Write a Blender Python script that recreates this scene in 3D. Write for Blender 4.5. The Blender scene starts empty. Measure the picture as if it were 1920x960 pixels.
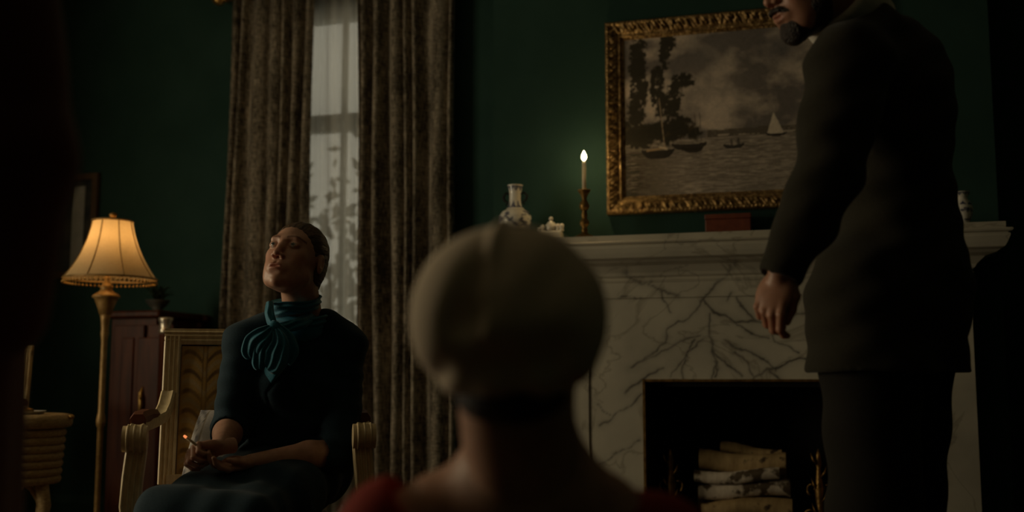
import bpy, bmesh, math, random
import numpy as np
from mathutils import Vector, Matrix

random.seed(7)
RNG = np.random.default_rng(7)
scene = bpy.context.scene
COL = scene.collection

# ---------------------------------------------------------------- camera
FPX = 2000.0                      # focal length in pixels of the 1920x960 frame
YAW, PITCH = math.radians(16.0), math.atan(230.0 / 2000.0)
CAM = np.array([0.0, 0.0, 0.78])
Rv = np.array([math.cos(YAW), math.sin(YAW), 0.0])
Fh = np.array([-math.sin(YAW), math.cos(YAW), 0.0])
Fv = Fh * math.cos(PITCH) + np.array([0, 0, math.sin(PITCH)])
Uv = np.cross(Rv, Fv)
Zv = np.array([0.0, 0.0, 1.0])

cam_data = bpy.data.cameras.new('camera')
cam = bpy.data.objects.new('camera', cam_data)
COL.objects.link(cam)
cam_data.sensor_width = 36.0
cam_data.lens = FPX / 1920.0 * 36.0
cam_data.clip_start = 0.05
m = Matrix((( Rv[0], Uv[0], -Fv[0], CAM[0]),
            ( Rv[1], Uv[1], -Fv[1], CAM[1]),
            ( Rv[2], Uv[2], -Fv[2], CAM[2]),
            (0, 0, 0, 1)))
cam.matrix_world = m
cam_data.dof.use_dof = True
cam_data.dof.focus_distance = 3.1
cam_data.dof.aperture_fstop = 1.8
scene.camera = cam

# ---------------------------------------------------------------- world, lights, exposure
world = bpy.data.worlds.new('dusk_sky')
scene.world = world
world.use_nodes = True
wn = world.node_tree.nodes
wn['Background'].inputs['Color'].default_value = (0.90, 0.84, 0.74, 1)
wn['Background'].inputs['Strength'].default_value = 1.0

def light(name, kind, loc, energy, color, **kw):
    d = bpy.data.lights.new(name, kind)
    d.energy = energy
    d.color = color
    for k, v in kw.items():
        setattr(d, k, v)
    o = bpy.data.objects.new(name, d)
    o.location = loc
    COL.objects.link(o)
    return o

# light from the left, set at the panes of an unseen, invented sash window;
# it gives the lit left side of the cap, of the seated woman's face and of the marble
win_l = light('added_left_window_light', 'AREA', (-4.47, 1.85, 1.45), 58.0, (1.0, 0.76, 0.49), shape='RECTANGLE', size=1.6, size_y=1.6)
win_l.rotation_euler = (0, math.radians(-90), 0)

vs = scene.view_settings
vs.view_transform = 'Standard'
vs.look = 'None'
vs.gamma = 1.0
vs.use_curve_mapping = False
vs.exposure = 0.0

# ---------------------------------------------------------------- helpers: photo pixel -> place
def ray(px, py):
    return Fv + (px - 960.0) / FPX * Rv - (py - 480.0) / FPX * Uv
def at(px, py, d):                # d metres along the lens axis
    return CAM + d * ray(px, py)
def onY(px, py, Y):               # on the plane y = Y
    r = ray(px, py)
    return CAM + r * (Y / r[1])

# ---------------------------------------------------------------- helpers: materials
def new_mat(name):
    mt = bpy.data.materials.new(name)
    mt.use_nodes = True
    nt = mt.node_tree
    b = nt.nodes['Principled BSDF']
    return mt, nt, b
def rgba(c):
    return (c[0], c[1], c[2], 1.0)
def P(name, c1, c2=None, scale=20.0, rough=0.6, metal=0.0, bump=0.0, bscale=None, stretch=(1, 1, 1),
      detail=4.0, sheen=0.0, coat=0.0, spec=0.5, lo=0.35, hi=0.65, attr=None, coords='Object', trans=0.0):
    """procedural material: noise between two colours plus noise relief; attr = colour attribute that multiplies"""
    mt, nt, b = new_mat(name)
    L = nt.links.new
    tc = nt.nodes.new('ShaderNodeTexCoord')
    mp = nt.nodes.new('ShaderNodeMapping')
    mp.inputs['Scale'].default_value = stretch
    L(tc.outputs[coords], mp.inputs['Vector'])
    no = nt.nodes.new('ShaderNodeTexNoise')
    no.inputs['Scale'].default_value = scale
    no.inputs['Detail'].default_value = detail
    L(mp.outputs['Vector'], no.inputs['Vector'])
    cr = nt.nodes.new('ShaderNodeValToRGB')
    cr.color_ramp.elements[0].position = lo
    cr.color_ramp.elements[1].position = hi
    cr.color_ramp.elements[0].color = rgba(c1)
    cr.color_ramp.elements[1].color = rgba(c2 if c2 else c1)
    L(no.outputs['Fac'], cr.inputs['Fac'])
    out = cr.outputs['Color']
    if attr:
        at_ = nt.nodes.new('ShaderNodeAttribute')
        at_.attribute_name = attr
        mx = nt.nodes.new('ShaderNodeMix')
        mx.data_type = 'RGBA'
        mx.blend_type = 'MULTIPLY'
        mx.inputs['Factor'].default_value = 1.0
        L(out, mx.inputs['A'])
        L(at_.outputs['Color'], mx.inputs['B'])
        out = mx.outputs['Result']
    L(out, b.inputs['Base Color'])
    b.inputs['Roughness'].default_value = rough
    b.inputs['Metallic'].default_value = metal
    b.inputs['Specular IOR Level'].default_value = spec
    if sheen:
        b.inputs['Sheen Weight'].default_value = sheen
        b.inputs['Sheen Roughness'].default_value = 0.5
    if coat:
        b.inputs['Coat Weight'].default_value = coat
        b.inputs['Coat Roughness'].default_value = 0.15
    if trans:
        b.inputs['Transmission Weight'].default_value = trans
    if bump:
        n2 = nt.nodes.new('ShaderNodeTexNoise')
        n2.inputs['Scale'].default_value = bscale or scale
        n2.inputs['Detail'].default_value = 3.0
        L(mp.outputs['Vector'], n2.inputs['Vector'])
        bp = nt.nodes.new('ShaderNodeBump')
        bp.inputs['Strength'].default_value = bump
        bp.inputs['Distance'].default_value = 0.01
        L(n2.outputs['Fac'], bp.inputs['Height'])
        L(bp.outputs['Normal'], b.inputs['Normal'])
    return mt

MAT = {}
MAT['wall'] = P('green_wall_paint', (0.022, 0.056, 0.044), (0.030, 0.071, 0.056), 3.0, 0.85, bump=0.05, bscale=120, spec=0.15)
MAT['ceiling'] = P('ceiling_plaster', (0.60, 0.58, 0.50), (0.66, 0.63, 0.54), 4.0, 0.9, bump=0.05)
MAT['floor'] = P('oak_floor', (0.055, 0.030, 0.014), (0.085, 0.046, 0.020), 6.0, 0.4, stretch=(1, 9, 1), bump=0.1)
MAT['paint_trim'] = P('dark_green_trim_paint', (0.018, 0.050, 0.036), (0.022, 0.060, 0.044), 5.0, 0.4)
MAT['brass'] = P('aged_brass', (0.30, 0.17, 0.05), (0.52, 0.32, 0.10), 30.0, 0.38, metal=0.9, bump=0.15, bscale=80)
MAT['dark_brass'] = P('dark_brass', (0.16, 0.09, 0.025), (0.34, 0.20, 0.06), 40.0, 0.42, metal=0.85, bump=0.25, bscale=120)
MAT['gilt'] = P('gilded_carving', (0.14, 0.078, 0.028), (0.50, 0.33, 0.14), 60.0, 0.34, metal=0.75, bump=0.55, bscale=110)
MAT['lamp_wood'] = P('painted_gilt_pole', (0.26, 0.15, 0.045), (0.42, 0.26, 0.09), 30.0, 0.45, metal=0.3, bump=0.1)
MAT['cream'] = P('cream_painted_wood', (0.70, 0.54, 0.28), (0.88, 0.71, 0.42), 25.0, 0.45, bump=0.12, stretch=(3, 3, 1))
MAT['mahogany'] = P('red_mahogany', (0.036, 0.008, 0.003), (0.078, 0.021, 0.007), 5.0, 0.45, stretch=(6, 6, 0.7), spec=0.18, bump=0.04)
MAT['black'] = P('soot_black', (0.004, 0.004, 0.0035), (0.010, 0.009, 0.008), 9.0, 0.9, bump=0.2)
MAT['black_metal'] = P('black_iron', (0.008, 0.008, 0.007), (0.014, 0.013, 0.012), 30.0, 0.6, metal=0.4)
MAT['wicker'] = P('tan_wicker', (0.34, 0.22, 0.085), (0.52, 0.36, 0.16), 60.0, 0.7, stretch=(1, 1, 3), bump=0.4, bscale=150)
MAT['porcelain'] = P('white_porcelain', (0.80, 0.76, 0.66), (0.88, 0.85, 0.76), 10.0, 0.12, coat=0.5, attr='Col')
MAT['porcelain_plain'] = P('plain_white_porcelain', (0.70, 0.66, 0.56), (0.84, 0.80, 0.70), 40.0, 0.2, coat=0.4)
MAT['wax'] = P('candle_wax', (0.72, 0.62, 0.42), (0.80, 0.70, 0.50), 20.0, 0.5)
MAT['red_box'] = P('red_brown_leather', (0.12, 0.025, 0.009), (0.17, 0.040, 0.014), 30.0, 0.5, bump=0.2)
MAT['glass'] = None

def cloth(name, c1, c2, scale=300.0, rough=0.85, sheen=0.3, bump=0.2, attr=None):
    return P(name, c1, c2, scale, rough, sheen=sheen, bump=bump, bscale=scale * 1.3, spec=0.2, attr=attr)
MAT['navy_dress'] = cloth('dark_teal_wool', (0.008, 0.028, 0.042), (0.012, 0.038, 0.056), sheen=0.08)
MAT['scarf'] = cloth('teal_silk', (0.008, 0.15, 0.23), (0.014, 0.20, 0.30), rough=0.55)
MAT['suit'] = cloth('charcoal_wool', (0.019, 0.0165, 0.009), (0.030, 0.026, 0.014), sheen=0.10)
MAT['trousers'] = cloth('black_wool', (0.009, 0.008, 0.005), (0.014, 0.012, 0.008), sheen=0.05)
MAT['shirt'] = cloth('white_cotton', (0.72, 0.66, 0.54), (0.80, 0.74, 0.62))
MAT['red_dress'] = cloth('red_wool', (0.24, 0.014, 0.006), (0.30, 0.020, 0.008), sheen=0.02)
MAT['red_cloak'] = cloth('dark_red_wool_cloak', (0.060, 0.014, 0.007), (0.085, 0.020, 0.010))
MAT['cap'] = cloth('off_white_linen', (0.74, 0.60, 0.43), (0.84, 0.70, 0.52), scale=180, sheen=0.1, bump=0.04)
MAT['skin'] = P('fair_skin', (0.50, 0.27, 0.18), (0.60, 0.34, 0.23), 40.0, 0.45, bump=0.04, bscale=300, attr='Col')
MAT['skin'].node_tree.nodes['Principled BSDF'].inputs['Subsurface Weight'].default_value = 0.08
MAT['hair'] = P('pulled_back_blond_hair', (0.045, 0.022, 0.009), (0.11, 0.055, 0.020), 60.0, 0.45, stretch=(1, 0.2, 1), bump=0.5, bscale=150)
MAT['dark_hair'] = P('dark_brown_hair', (0.016, 0.009, 0.005), (0.034, 0.019, 0.010), 120.0, 0.5, bump=0.7, bscale=220)
MAT['shoe'] = P('black_leather', (0.010, 0.009, 0.008), (0.016, 0.014, 0.012), 40.0, 0.3)
MAT['eye'] = P('eyeball', (0.58, 0.54, 0.47), (0.62, 0.57, 0.51), 10.0, 0.1, attr='Col')
MAT['paper'] = P('grey_paper', (0.42, 0.40, 0.35), (0.52, 0.50, 0.44), 14.0, 0.8)
MAT['bronze_mat'] = P('dark_print', (0.02, 0.025, 0.02), (0.10, 0.09, 0.07), 9.0, 0.7)
MAT['walnut'] = P('brown_wood_frame', (0.10, 0.050, 0.018), (0.16, 0.085, 0.032), 14.0, 0.4, stretch=(1, 1, 0.2), bump=0.1)
MAT['plant'] = P('dark_leaves', (0.008, 0.020, 0.006), (0.018, 0.040, 0.012), 40.0, 0.6)
MAT['birch_end'] = P('cut_birch_wood', (0.26, 0.15, 0.065), (0.38, 0.24, 0.11), 40.0, 0.8, bump=0.2)
MAT['outside_leaf'] = P('garden_leaves', (0.010, 0.018, 0.008), (0.022, 0.036, 0.014), 30.0, 0.7)

# birch bark: pale with dark lenticels and patches
def birch(name, pale1, pale2, cut):
    mt = P(name, pale1, pale2, 14.0, 0.75, bump=0.22, bscale=45, stretch=(3, 1, 1))
    nt = mt.node_tree
    b = nt.nodes['Principled BSDF']
    src = b.inputs['Base Color'].links[0].from_socket
    tc = nt.nodes.new('ShaderNodeTexCoord')
    no = nt.nodes.new('ShaderNodeTexNoise')
    no.inputs['Scale'].default_value = 16.0
    no.inputs['Detail'].default_value = 5.0
    nt.links.new(tc.outputs['Object'], no.inputs['Vector'])
    cr = nt.nodes.new('ShaderNodeValToRGB')
    cr.color_ramp.elements[0].position = cut
    cr.color_ramp.elements[0].color = (1, 1, 1, 1)
    cr.color_ramp.elements[1].position = cut + 0.07
    cr.color_ramp.elements[1].color = (0.13, 0.10, 0.06, 1)
    nt.links.new(no.outputs['Fac'], cr.inputs['Fac'])
    mx = nt.nodes.new('ShaderNodeMix'); mx.data_type = 'RGBA'; mx.blend_type = 'MULTIPLY'
    mx.inputs['Factor'].default_value = 1.0
    nt.links.new(src, mx.inputs['A']); nt.links.new(cr.outputs['Color'], mx.inputs['B'])
    nt.links.new(mx.outputs['Result'], b.inputs['Base Color'])
    return mt
MAT['birch_white'] = birch('white_birch_bark', (0.50, 0.42, 0.32), (0.66, 0.57, 0.45), 0.52)
MAT['birch_tan'] = birch('tan_birch_bark', (0.30, 0.20, 0.085), (0.42, 0.29, 0.13), 0.62)

# marble: warm grey white with a vein mask computed on the mesh plus fine noise veins
def marble():
    mt, nt, b = new_mat('veined_white_marble')
    L = nt.links.new
    tc = nt.nodes.new('ShaderNodeTexCoord')
    no = nt.nodes.new('ShaderNodeTexNoise'); no.inputs['Scale'].default_value = 3.0; no.inputs['Detail'].default_value = 6.0
    L(tc.outputs['Object'], no.inputs['Vector'])
    cr = nt.nodes.new('ShaderNodeValToRGB')
    cr.color_ramp.elements[0].position = 0.30; cr.color_ramp.elements[0].color = (0.40, 0.37, 0.295, 1)
    cr.color_ramp.elements[1].position = 0.62; cr.color_ramp.elements[1].color = (0.60, 0.555, 0.44, 1)
    L(no.outputs['Fac'], cr.inputs['Fac'])
    # fine veins: iso-lines of a distorted noise
    n2 = nt.nodes.new('ShaderNodeTexNoise'); n2.inputs['Scale'].default_value = 2.3; n2.inputs['Detail'].default_value = 5.0
    n2.inputs['Distortion'].default_value = 1.2
    L(tc.outputs['Object'], n2.inputs['Vector'])
    c2 = nt.nodes.new('ShaderNodeValToRGB')
    e = c2.color_ramp.elements
    e[0].position = 0.485; e[0].color = (1, 1, 1, 1)
    e[1].position = 0.515; e[1].color = (1, 1, 1, 1)
    k = e.new(0.50); k.color = (0.62, 0.60, 0.57, 1)
    L(n2.outputs['Fac'], c2.inputs['Fac'])
    m1 = nt.nodes.new('ShaderNodeMix'); m1.data_type = 'RGBA'; m1.blend_type = 'MULTIPLY'; m1.inputs['Factor'].default_value = 0.8
    L(cr.outputs['Color'], m1.inputs['A']); L(c2.outputs['Color'], m1.inputs['B'])
    av = nt.nodes.new('ShaderNodeAttribute'); av.attribute_name = 'Vein'
    m2 = nt.nodes.new('ShaderNodeMix'); m2.data_type = 'RGBA'
    m2.inputs['B'].default_value = (0.085, 0.078, 0.066, 1)
    L(av.outputs['Fac'], m2.inputs['Factor']); L(m1.outputs['Result'], m2.inputs['A'])
    L(m2.outputs['Result'], b.inputs['Base Color'])
    b.inputs['Roughness'].default_value = 0.42
    b.inputs['Specular IOR Level'].default_value = 0.35
    return mt
MAT['marble'] = marble()

# crushed velvet of the curtains: dark pile with worn pale scratches
def velvet():
    mt, nt, b = new_mat('crushed_velvet')
    L = nt.links.new
    tc = nt.nodes.new('ShaderNodeTexCoord')
    def noise(scale, st, detail=5.0):
        mp = nt.nodes.new('ShaderNodeMapping'); mp.inputs['Scale'].default_value = st
        L(tc.outputs['UV'], mp.inputs['Vector'])
        n = nt.nodes.new('ShaderNodeTexNoise'); n.inputs['Scale'].default_value = scale; n.inputs['Detail'].default_value = detail
        L(mp.outputs['Vector'], n.inputs['Vector'])
        return n.outputs['Fac']
    a = noise(14.0, (1.4, 9.0, 1)); c = noise(60.0, (2.6, 0.35, 1), 3.0); d = noise(5.0, (1.6, 0.5, 1))
    ad = nt.nodes.new('ShaderNodeMath'); ad.operation = 'MULTIPLY_ADD'; ad.inputs[1].default_value = 0.6
    L(a, ad.inputs[0]); L(c, ad.inputs[2])
    ad2 = nt.nodes.new('ShaderNodeMath'); ad2.operation = 'MULTIPLY_ADD'; ad2.inputs[1].default_value = 0.8
    L(d, ad2.inputs[0]); L(ad.outputs[0], ad2.inputs[2])
    cr = nt.nodes.new('ShaderNodeValToRGB')
    cr.color_ramp.elements[0].position = 0.98; cr.color_ramp.elements[0].color = (0.058, 0.046, 0.030, 1)
    cr.color_ramp.elements[1].position = 1.42; cr.color_ramp.elements[1].color = (0.52, 0.44, 0.33, 1)
    dv = nt.nodes.new('ShaderNodeMath'); dv.operation = 'MULTIPLY'; dv.inputs[1].default_value = 1.0
    L(ad2.outputs[0], dv.inputs[0])
    mr = nt.nodes.new('ShaderNodeMapRange'); mr.inputs['From Min'].default_value = 1.05; mr.inputs['From Max'].default_value = 1.50
    L(dv.outputs[0], mr.inputs['Value'])
    cr.color_ramp.elements[0].position = 0.0; cr.color_ramp.elements[1].position = 1.0
    L(mr.outputs['Result'], cr.inputs['Fac'])
    L(cr.outputs['Color'], b.inputs['Base Color'])
    b.inputs['Roughness'].default_value = 0.8
    b.inputs['Sheen Weight'].default_value = 0.25
    b.inputs['Sheen Roughness'].default_value = 0.4
    b.inputs['Specular IOR Level'].default_value = 0.2
    return mt
MAT['velvet'] = velvet()

def sheer():
    mt, nt, b = new_mat('sheer_voile')
    L = nt.links.new
    out = nt.nodes['Material Output']
    nt.nodes.remove(b)
    df = nt.nodes.new('ShaderNodeBsdfDiffuse'); df.inputs['Color'].default_value = (0.50, 0.46, 0.38, 1)
    tl = nt.nodes.new('ShaderNodeBsdfTranslucent'); tl.inputs['Color'].default_value = (0.55, 0.51, 0.43, 1)
    tr = nt.nodes.new('ShaderNodeBsdfTransparent'); tr.inputs['Color'].default_value = (0.9, 0.88, 0.84, 1)
    a = nt.nodes.new('ShaderNodeMixShader'); a.inputs['Fac'].default_value = 0.6
    L(df.outputs[0], a.inputs[1]); L(tl.outputs[0], a.inputs[2])
    c = nt.nodes.new('ShaderNodeMixShader')
    tc = nt.nodes.new('ShaderNodeTexCoord'); no = nt.nodes.new('ShaderNodeTexNoise'); no.inputs['Scale'].default_value = 500
    L(tc.outputs['UV'], no.inputs['Vector'])
    mr = nt.nodes.new('ShaderNodeMapRange'); mr.inputs['To Min'].default_value = 0.40; mr.inputs['To Max'].default_value = 0.50
    L(no.outputs['Fac'], mr.inputs['Value']); L(mr.outputs['Result'], c.inputs['Fac'])
    L(a.outputs[0], c.inputs[1]); L(tr.outputs[0], c.inputs[2])
    L(c.outputs[0], out.inputs['Surface'])
    return mt
MAT['sheer'] = sheer()

def shade_mat():
    mt, nt, b = new_mat('silk_lamp_shade')
    L = nt.links.new
    out = nt.nodes['Material Output']
    nt.nodes.remove(b)
    tc = nt.nodes.new('ShaderNodeTexCoord'); no = nt.nodes.new('ShaderNodeTexNoise'); no.inputs['Scale'].default_value = 90
    L(tc.outputs['Object'], no.inputs['Vector'])
    cr = nt.nodes.new('ShaderNodeValToRGB')
    cr.color_ramp.elements[0].color = (0.62, 0.48, 0.27, 1); cr.color_ramp.elements[1].color = (0.72, 0.58, 0.35, 1)
    L(no.outputs['Fac'], cr.inputs['Fac'])
    df = nt.nodes.new('ShaderNodeBsdfDiffuse'); tl = nt.nodes.new('ShaderNodeBsdfTranslucent')
    L(cr.outputs['Color'], df.inputs['Color']); L(cr.outputs['Color'], tl.inputs['Color'])
    a = nt.nodes.new('ShaderNodeMixShader'); a.inputs['Fac'].default_value = 0.45
    L(df.outputs[0], a.inputs[1]); L(tl.outputs[0], a.inputs[2]); L(a.outputs[0], out.inputs['Surface'])
    return mt
MAT['shade'] = shade_mat()

def glass_mat():
    mt, nt, b = new_mat('window_glass')
    out = nt.nodes['Material Output']
    nt.nodes.remove(b)
    gl = nt.nodes.new('ShaderNodeBsdfGlossy'); gl.inputs['Roughness'].default_value = 0.02
    tr = nt.nodes.new('ShaderNodeBsdfTransparent'); tr.inputs['Color'].default_value = (0.93, 0.96, 0.95, 1)
    mx = nt.nodes.new('ShaderNodeMixShader'); mx.inputs['Fac'].default_value = 0.06
    nt.links.new(tr.outputs[0], mx.inputs[1]); nt.links.new(gl.outputs[0], mx.inputs[2])
    nt.links.new(mx.outputs[0], out.inputs['Surface'])
    return mt
MAT['glass'] = glass_mat()

def emit(name, col, strength):
    mt, nt, b = new_mat(name)
    b.inputs['Base Color'].default_value = rgba(col)
    b.inputs['Emission Color'].default_value = rgba(col)
    b.inputs['Emission Strength'].default_value = strength
    return mt
MAT['flame'] = emit('candle_flame', (1.0, 0.80, 0.45), 14.0)
MAT['ember'] = emit('glowing_ember', (1.0, 0.30, 0.10), 0.9)

def painted(name, rough=0.55, bump=0.0):
    """surface whose printed or woven pattern is the colour attribute Col"""
    return P(name, (0.92, 0.92, 0.92), (1, 1, 1), 180.0, rough, bump=bump, bscale=160, attr='Col', spec=0.3)
MAT['canvas'] = painted('oil_paint', 0.5, 0.25)
MAT['damask'] = painted('gold_damask', 0.6, 0.15)
MAT['cushion'] = painted('patterned_cushion_cloth', 0.8, 0.15)

# ---------------------------------------------------------------- helpers: meshes and objects
def link(o):
    COL.objects.link(o)
    return o
def tag(o, label=None, cat=None, group=None, kind=None):
    if label: o['label'] = label
    if cat: o['category'] = cat
    if group: o['group'] = group
    if kind: o['kind'] = kind
    return o
def empty(name, loc, label, cat, group=None, rz=0.0):
    o = bpy.data.objects.new(name, None)
    o.location = tuple(loc)
    o.rotation_euler = (0, 0, rz)
    o.empty_display_size = 0.1
    link(o)
    return tag(o, label, cat, group)
def mesh_obj(name, verts, faces, mat, parent=None, origin=None, smooth=True, cols=None, fac=None, uv=None):
    v = np.asarray(verts, dtype=np.float64).reshape(-1, 3)
    if origin is not None:
        v = v - np.asarray(origin)
    me = bpy.data.meshes.new(name)
    me.from_pydata(v.tolist(), [], [tuple(int(i) for i in f) for f in faces] if not isinstance(faces, np.ndarray) else faces.tolist())
    me.update()
    if smooth:
        me.polygons.foreach_set('use_smooth', np.ones(len(me.polygons), dtype=bool))
    if cols is not None:
        ca = me.color_attributes.new('Col', 'FLOAT_COLOR', 'POINT')
        c4 = np.ones((len(v), 4), dtype=np.float32); c4[:, :3] = cols
        ca.data.foreach_set('color', c4.ravel())
    if fac is not None:
        ca = me.attributes.new('Vein', 'FLOAT', 'POINT')
        ca.data.foreach_set('value', np.asarray(fac, dtype=np.float32))
    if uv is not None:
        ul = me.uv_layers.new(name='UVMap')
        li = np.zeros(len(me.loops), dtype=np.int32); me.loops.foreach_get('vertex_index', li)
        ul.data.foreach_set('uv', np.asarray(uv, dtype=np.float32)[li].ravel())
    me.materials.append(mat)
    o = bpy.data.objects.new(name, me)
    link(o)
    if parent is not None:
        o.parent = parent
    return o

class MB:
    """collects shapes of ONE part"""
    def __init__(s):
        s.v, s.f = [], []
    def add(s, verts, faces):
        n = len(s.v)
        s.v.extend([tuple(map(float, p)) for p in verts])
        s.f.extend([tuple(int(i) + n for i in f) for f in faces])
        return s
    def box(s, lo, hi, bev=0.0, rot=None, about=None):
        x0, y0, z0 = lo; x1, y1, z1 = hi
        b = bmesh.new()
        mt = Matrix.Translation(((x0 + x1) / 2, (y0 + y1) / 2, (z0 + z1) / 2)) @ Matrix.Diagonal((abs(x1 - x0), abs(y1 - y0), abs(z1 - z0), 1))
        bmesh.ops.create_cube(b, size=1.0, matrix=mt)
        if bev > 0:
            bmesh.ops.bevel(b, geom=list(b.edges), offset=bev, segments=2, affect='EDGES', profile=0.5)
        if rot is not None:
            c = Vector(about if about is not None else ((x0 + x1) / 2, (y0 + y1) / 2, (z0 + z1) / 2))
            bmesh.ops.transform(b, matrix=Matrix.Translation(c) @ rot.to_4x4() @ Matrix.Translation(-c), verts=list(b.verts))
        b.verts.ensure_lookup_table()
        s.add([tuple(q.co) for q in b.verts], [[q.index for q in f.verts] for f in b.faces])
        b.free()
        return s
    def lathe(s, prof, c=(0, 0, 0), n=24, a0=0.0, cap=True):
        """prof = [(radius, z)...] bottom to top around the vertical axis through c"""
        vs_, fs = [], []
        for r, z in prof:
            for i in range(n):
                a = a0 + 2 * math.pi * i / n
                vs_.append((c[0] + r * math.cos(a), c[1] + r * math.sin(a), c[2] + z))
        for j in range(len(prof) - 1):
            for i in range(n):
                i2 = (i + 1) % n
                fs.append((j * n + i, j * n + i2, (j + 1) * n + i2, (j + 1) * n + i))
        if cap:
            fs.append(tuple(range(n))[::-1])
            fs.append(tuple((len(prof) - 1) * n + i for i in range(n)))
        return s.add(vs_, fs)
    def tube(s, path, rad, n=10, cap=True, flat=1.0):
        p = [np.array(q, dtype=float) for q in path]
        if not hasattr(rad, '__len__'): rad = [rad] * len(p)
        vs_, fs = [], []
        up = None
        for i, q in enumerate(p):
            t = p[min(i + 1, len(p) - 1)] - p[max(i - 1, 0)]
            t = t / (np.linalg.norm(t) + 1e-9)
            if up is None:
                h = np.array([0, 0, 1.0]) if abs(t[2]) < 0.9 else np.array([1.0, 0, 0])
                up = h
            a = np.cross(t, up); a = a / (np.linalg.norm(a) + 1e-9)
            b = np.cross(a, t); up = b
            for k in range(n):
                g = 2 * math.pi * k / n
                vs_.append(q + rad[i] * (math.cos(g) * a + flat * math.sin(g) * b))
        for j in range(len(p) - 1):
            for k in range(n):
                k2 = (k + 1) % n
                fs.append((j * n + k, j * n + k2, (j + 1) * n + k2, (j + 1) * n + k))
        if cap:
            fs.append(tuple(range(n))[::-1])
            fs.append(tuple((len(p) - 1) * n + k for k in range(n)))
        return s.add(vs_, fs)
    def ball(s, c, r, n=12, sc=(1, 1, 1)):
        prof = [(max(1e-4, r * math.sin(math.pi * i / (n // 2 + 2))), -r * math.cos(math.pi * i / (n // 2 + 2))) for i in range(n // 2 + 3)]
        k = len(s.v)
        s.lathe(prof, (0, 0, 0), n)
        for i in range(k, len(s.v)):
            v = s.v[i]
            s.v[i] = (c[0] + v[0] * sc[0], c[1] + v[1] * sc[1], c[2] + v[2] * sc[2])
        return s
    def ext(s, poly, axis, a0, a1):
        """extrude a 2-D polygon along axis 0/1/2 from a0 to a1"""
        n = len(poly)
        def mk(p, a):
            q = list(p); q.insert(axis, a); return tuple(q)
        vs_ = [mk(p, a0) for p in poly] + [mk(p, a1) for p in poly]
        fs = [(i, (i + 1) % n, n + (i + 1) % n, n + i) for i in range(n)]
        fs += [tuple(range(n))[::-1], tuple(n + i for i in range(n))]
        return s.add(vs_, fs)
    def build(s, name, mat, parent=None, origin=None, smooth=False, **kw):
        o = mesh_obj(name, s.v, s.f, mat, parent, origin, smooth, **kw)
        bm = bmesh.new(); bm.from_mesh(o.data)
        bmesh.ops.recalc_face_normals(bm, faces=list(bm.faces))
        bm.to_mesh(o.data); bm.free()
        if smooth == 'auto':
            o.data.set_sharp_from_angle(angle=math.radians(40))
        return o

def grid_faces(nu, nv, wrap=False):
    i = np.arange(nu if wrap else nu - 1)[:, None]; j = np.arange(nv - 1)[None, :]
    i2 = (i + 1) % nu
    a = i * nv + j; b = i2 * nv + j; c = i2 * nv + j + 1; d = i * nv + j + 1
    return np.stack([a, b, c, d], -1).reshape(-1, 4)

def vnoise(p, seed=0, octaves=3, freq=1.0):
    """smooth value made of random sines, vectorised"""
    r = np.random.default_rng(seed)
    out = np.zeros(p.shape[:-1]); amp = 1.0
    for o in range(octaves):
        for k in range(4):
            d = r.normal(size=p.shape[-1]); d /= np.linalg.norm(d)
            out += amp * np.sin(p @ d * freq * (2 ** o) * r.uniform(0.8, 1.3) + r.uniform(0, 6.28)) / 4
        amp *= 0.55
    return out

def hash2(i, j, seed=0):
    n = np.sin(i * 127.1 + j * 311.7 + seed * 74.7) * 43758.5453
    return n - np.floor(n)
def valnoise(x, y, seed=0, octaves=4):
    out = np.zeros_like(x, dtype=float); amp = 0.5; tot = 0
    for o in range(octaves):
        xi, yi = np.floor(x), np.floor(y); fx, fy = x - xi, y - yi
        fx = fx * fx * (3 - 2 * fx); fy = fy * fy * (3 - 2 * fy)
        a = hash2(xi, yi, seed + o); b = hash2(xi + 1, yi, seed + o); c = hash2(xi, yi + 1, seed + o); d = hash2(xi + 1, yi + 1, seed + o)
        out += amp * ((a * (1 - fx) + b * fx) * (1 - fy) + (c * (1 - fx) + d * fx) * fy); tot += amp
        x = x * 2.03; y = y * 2.03; amp *= 0.5
    return out / tot

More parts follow.
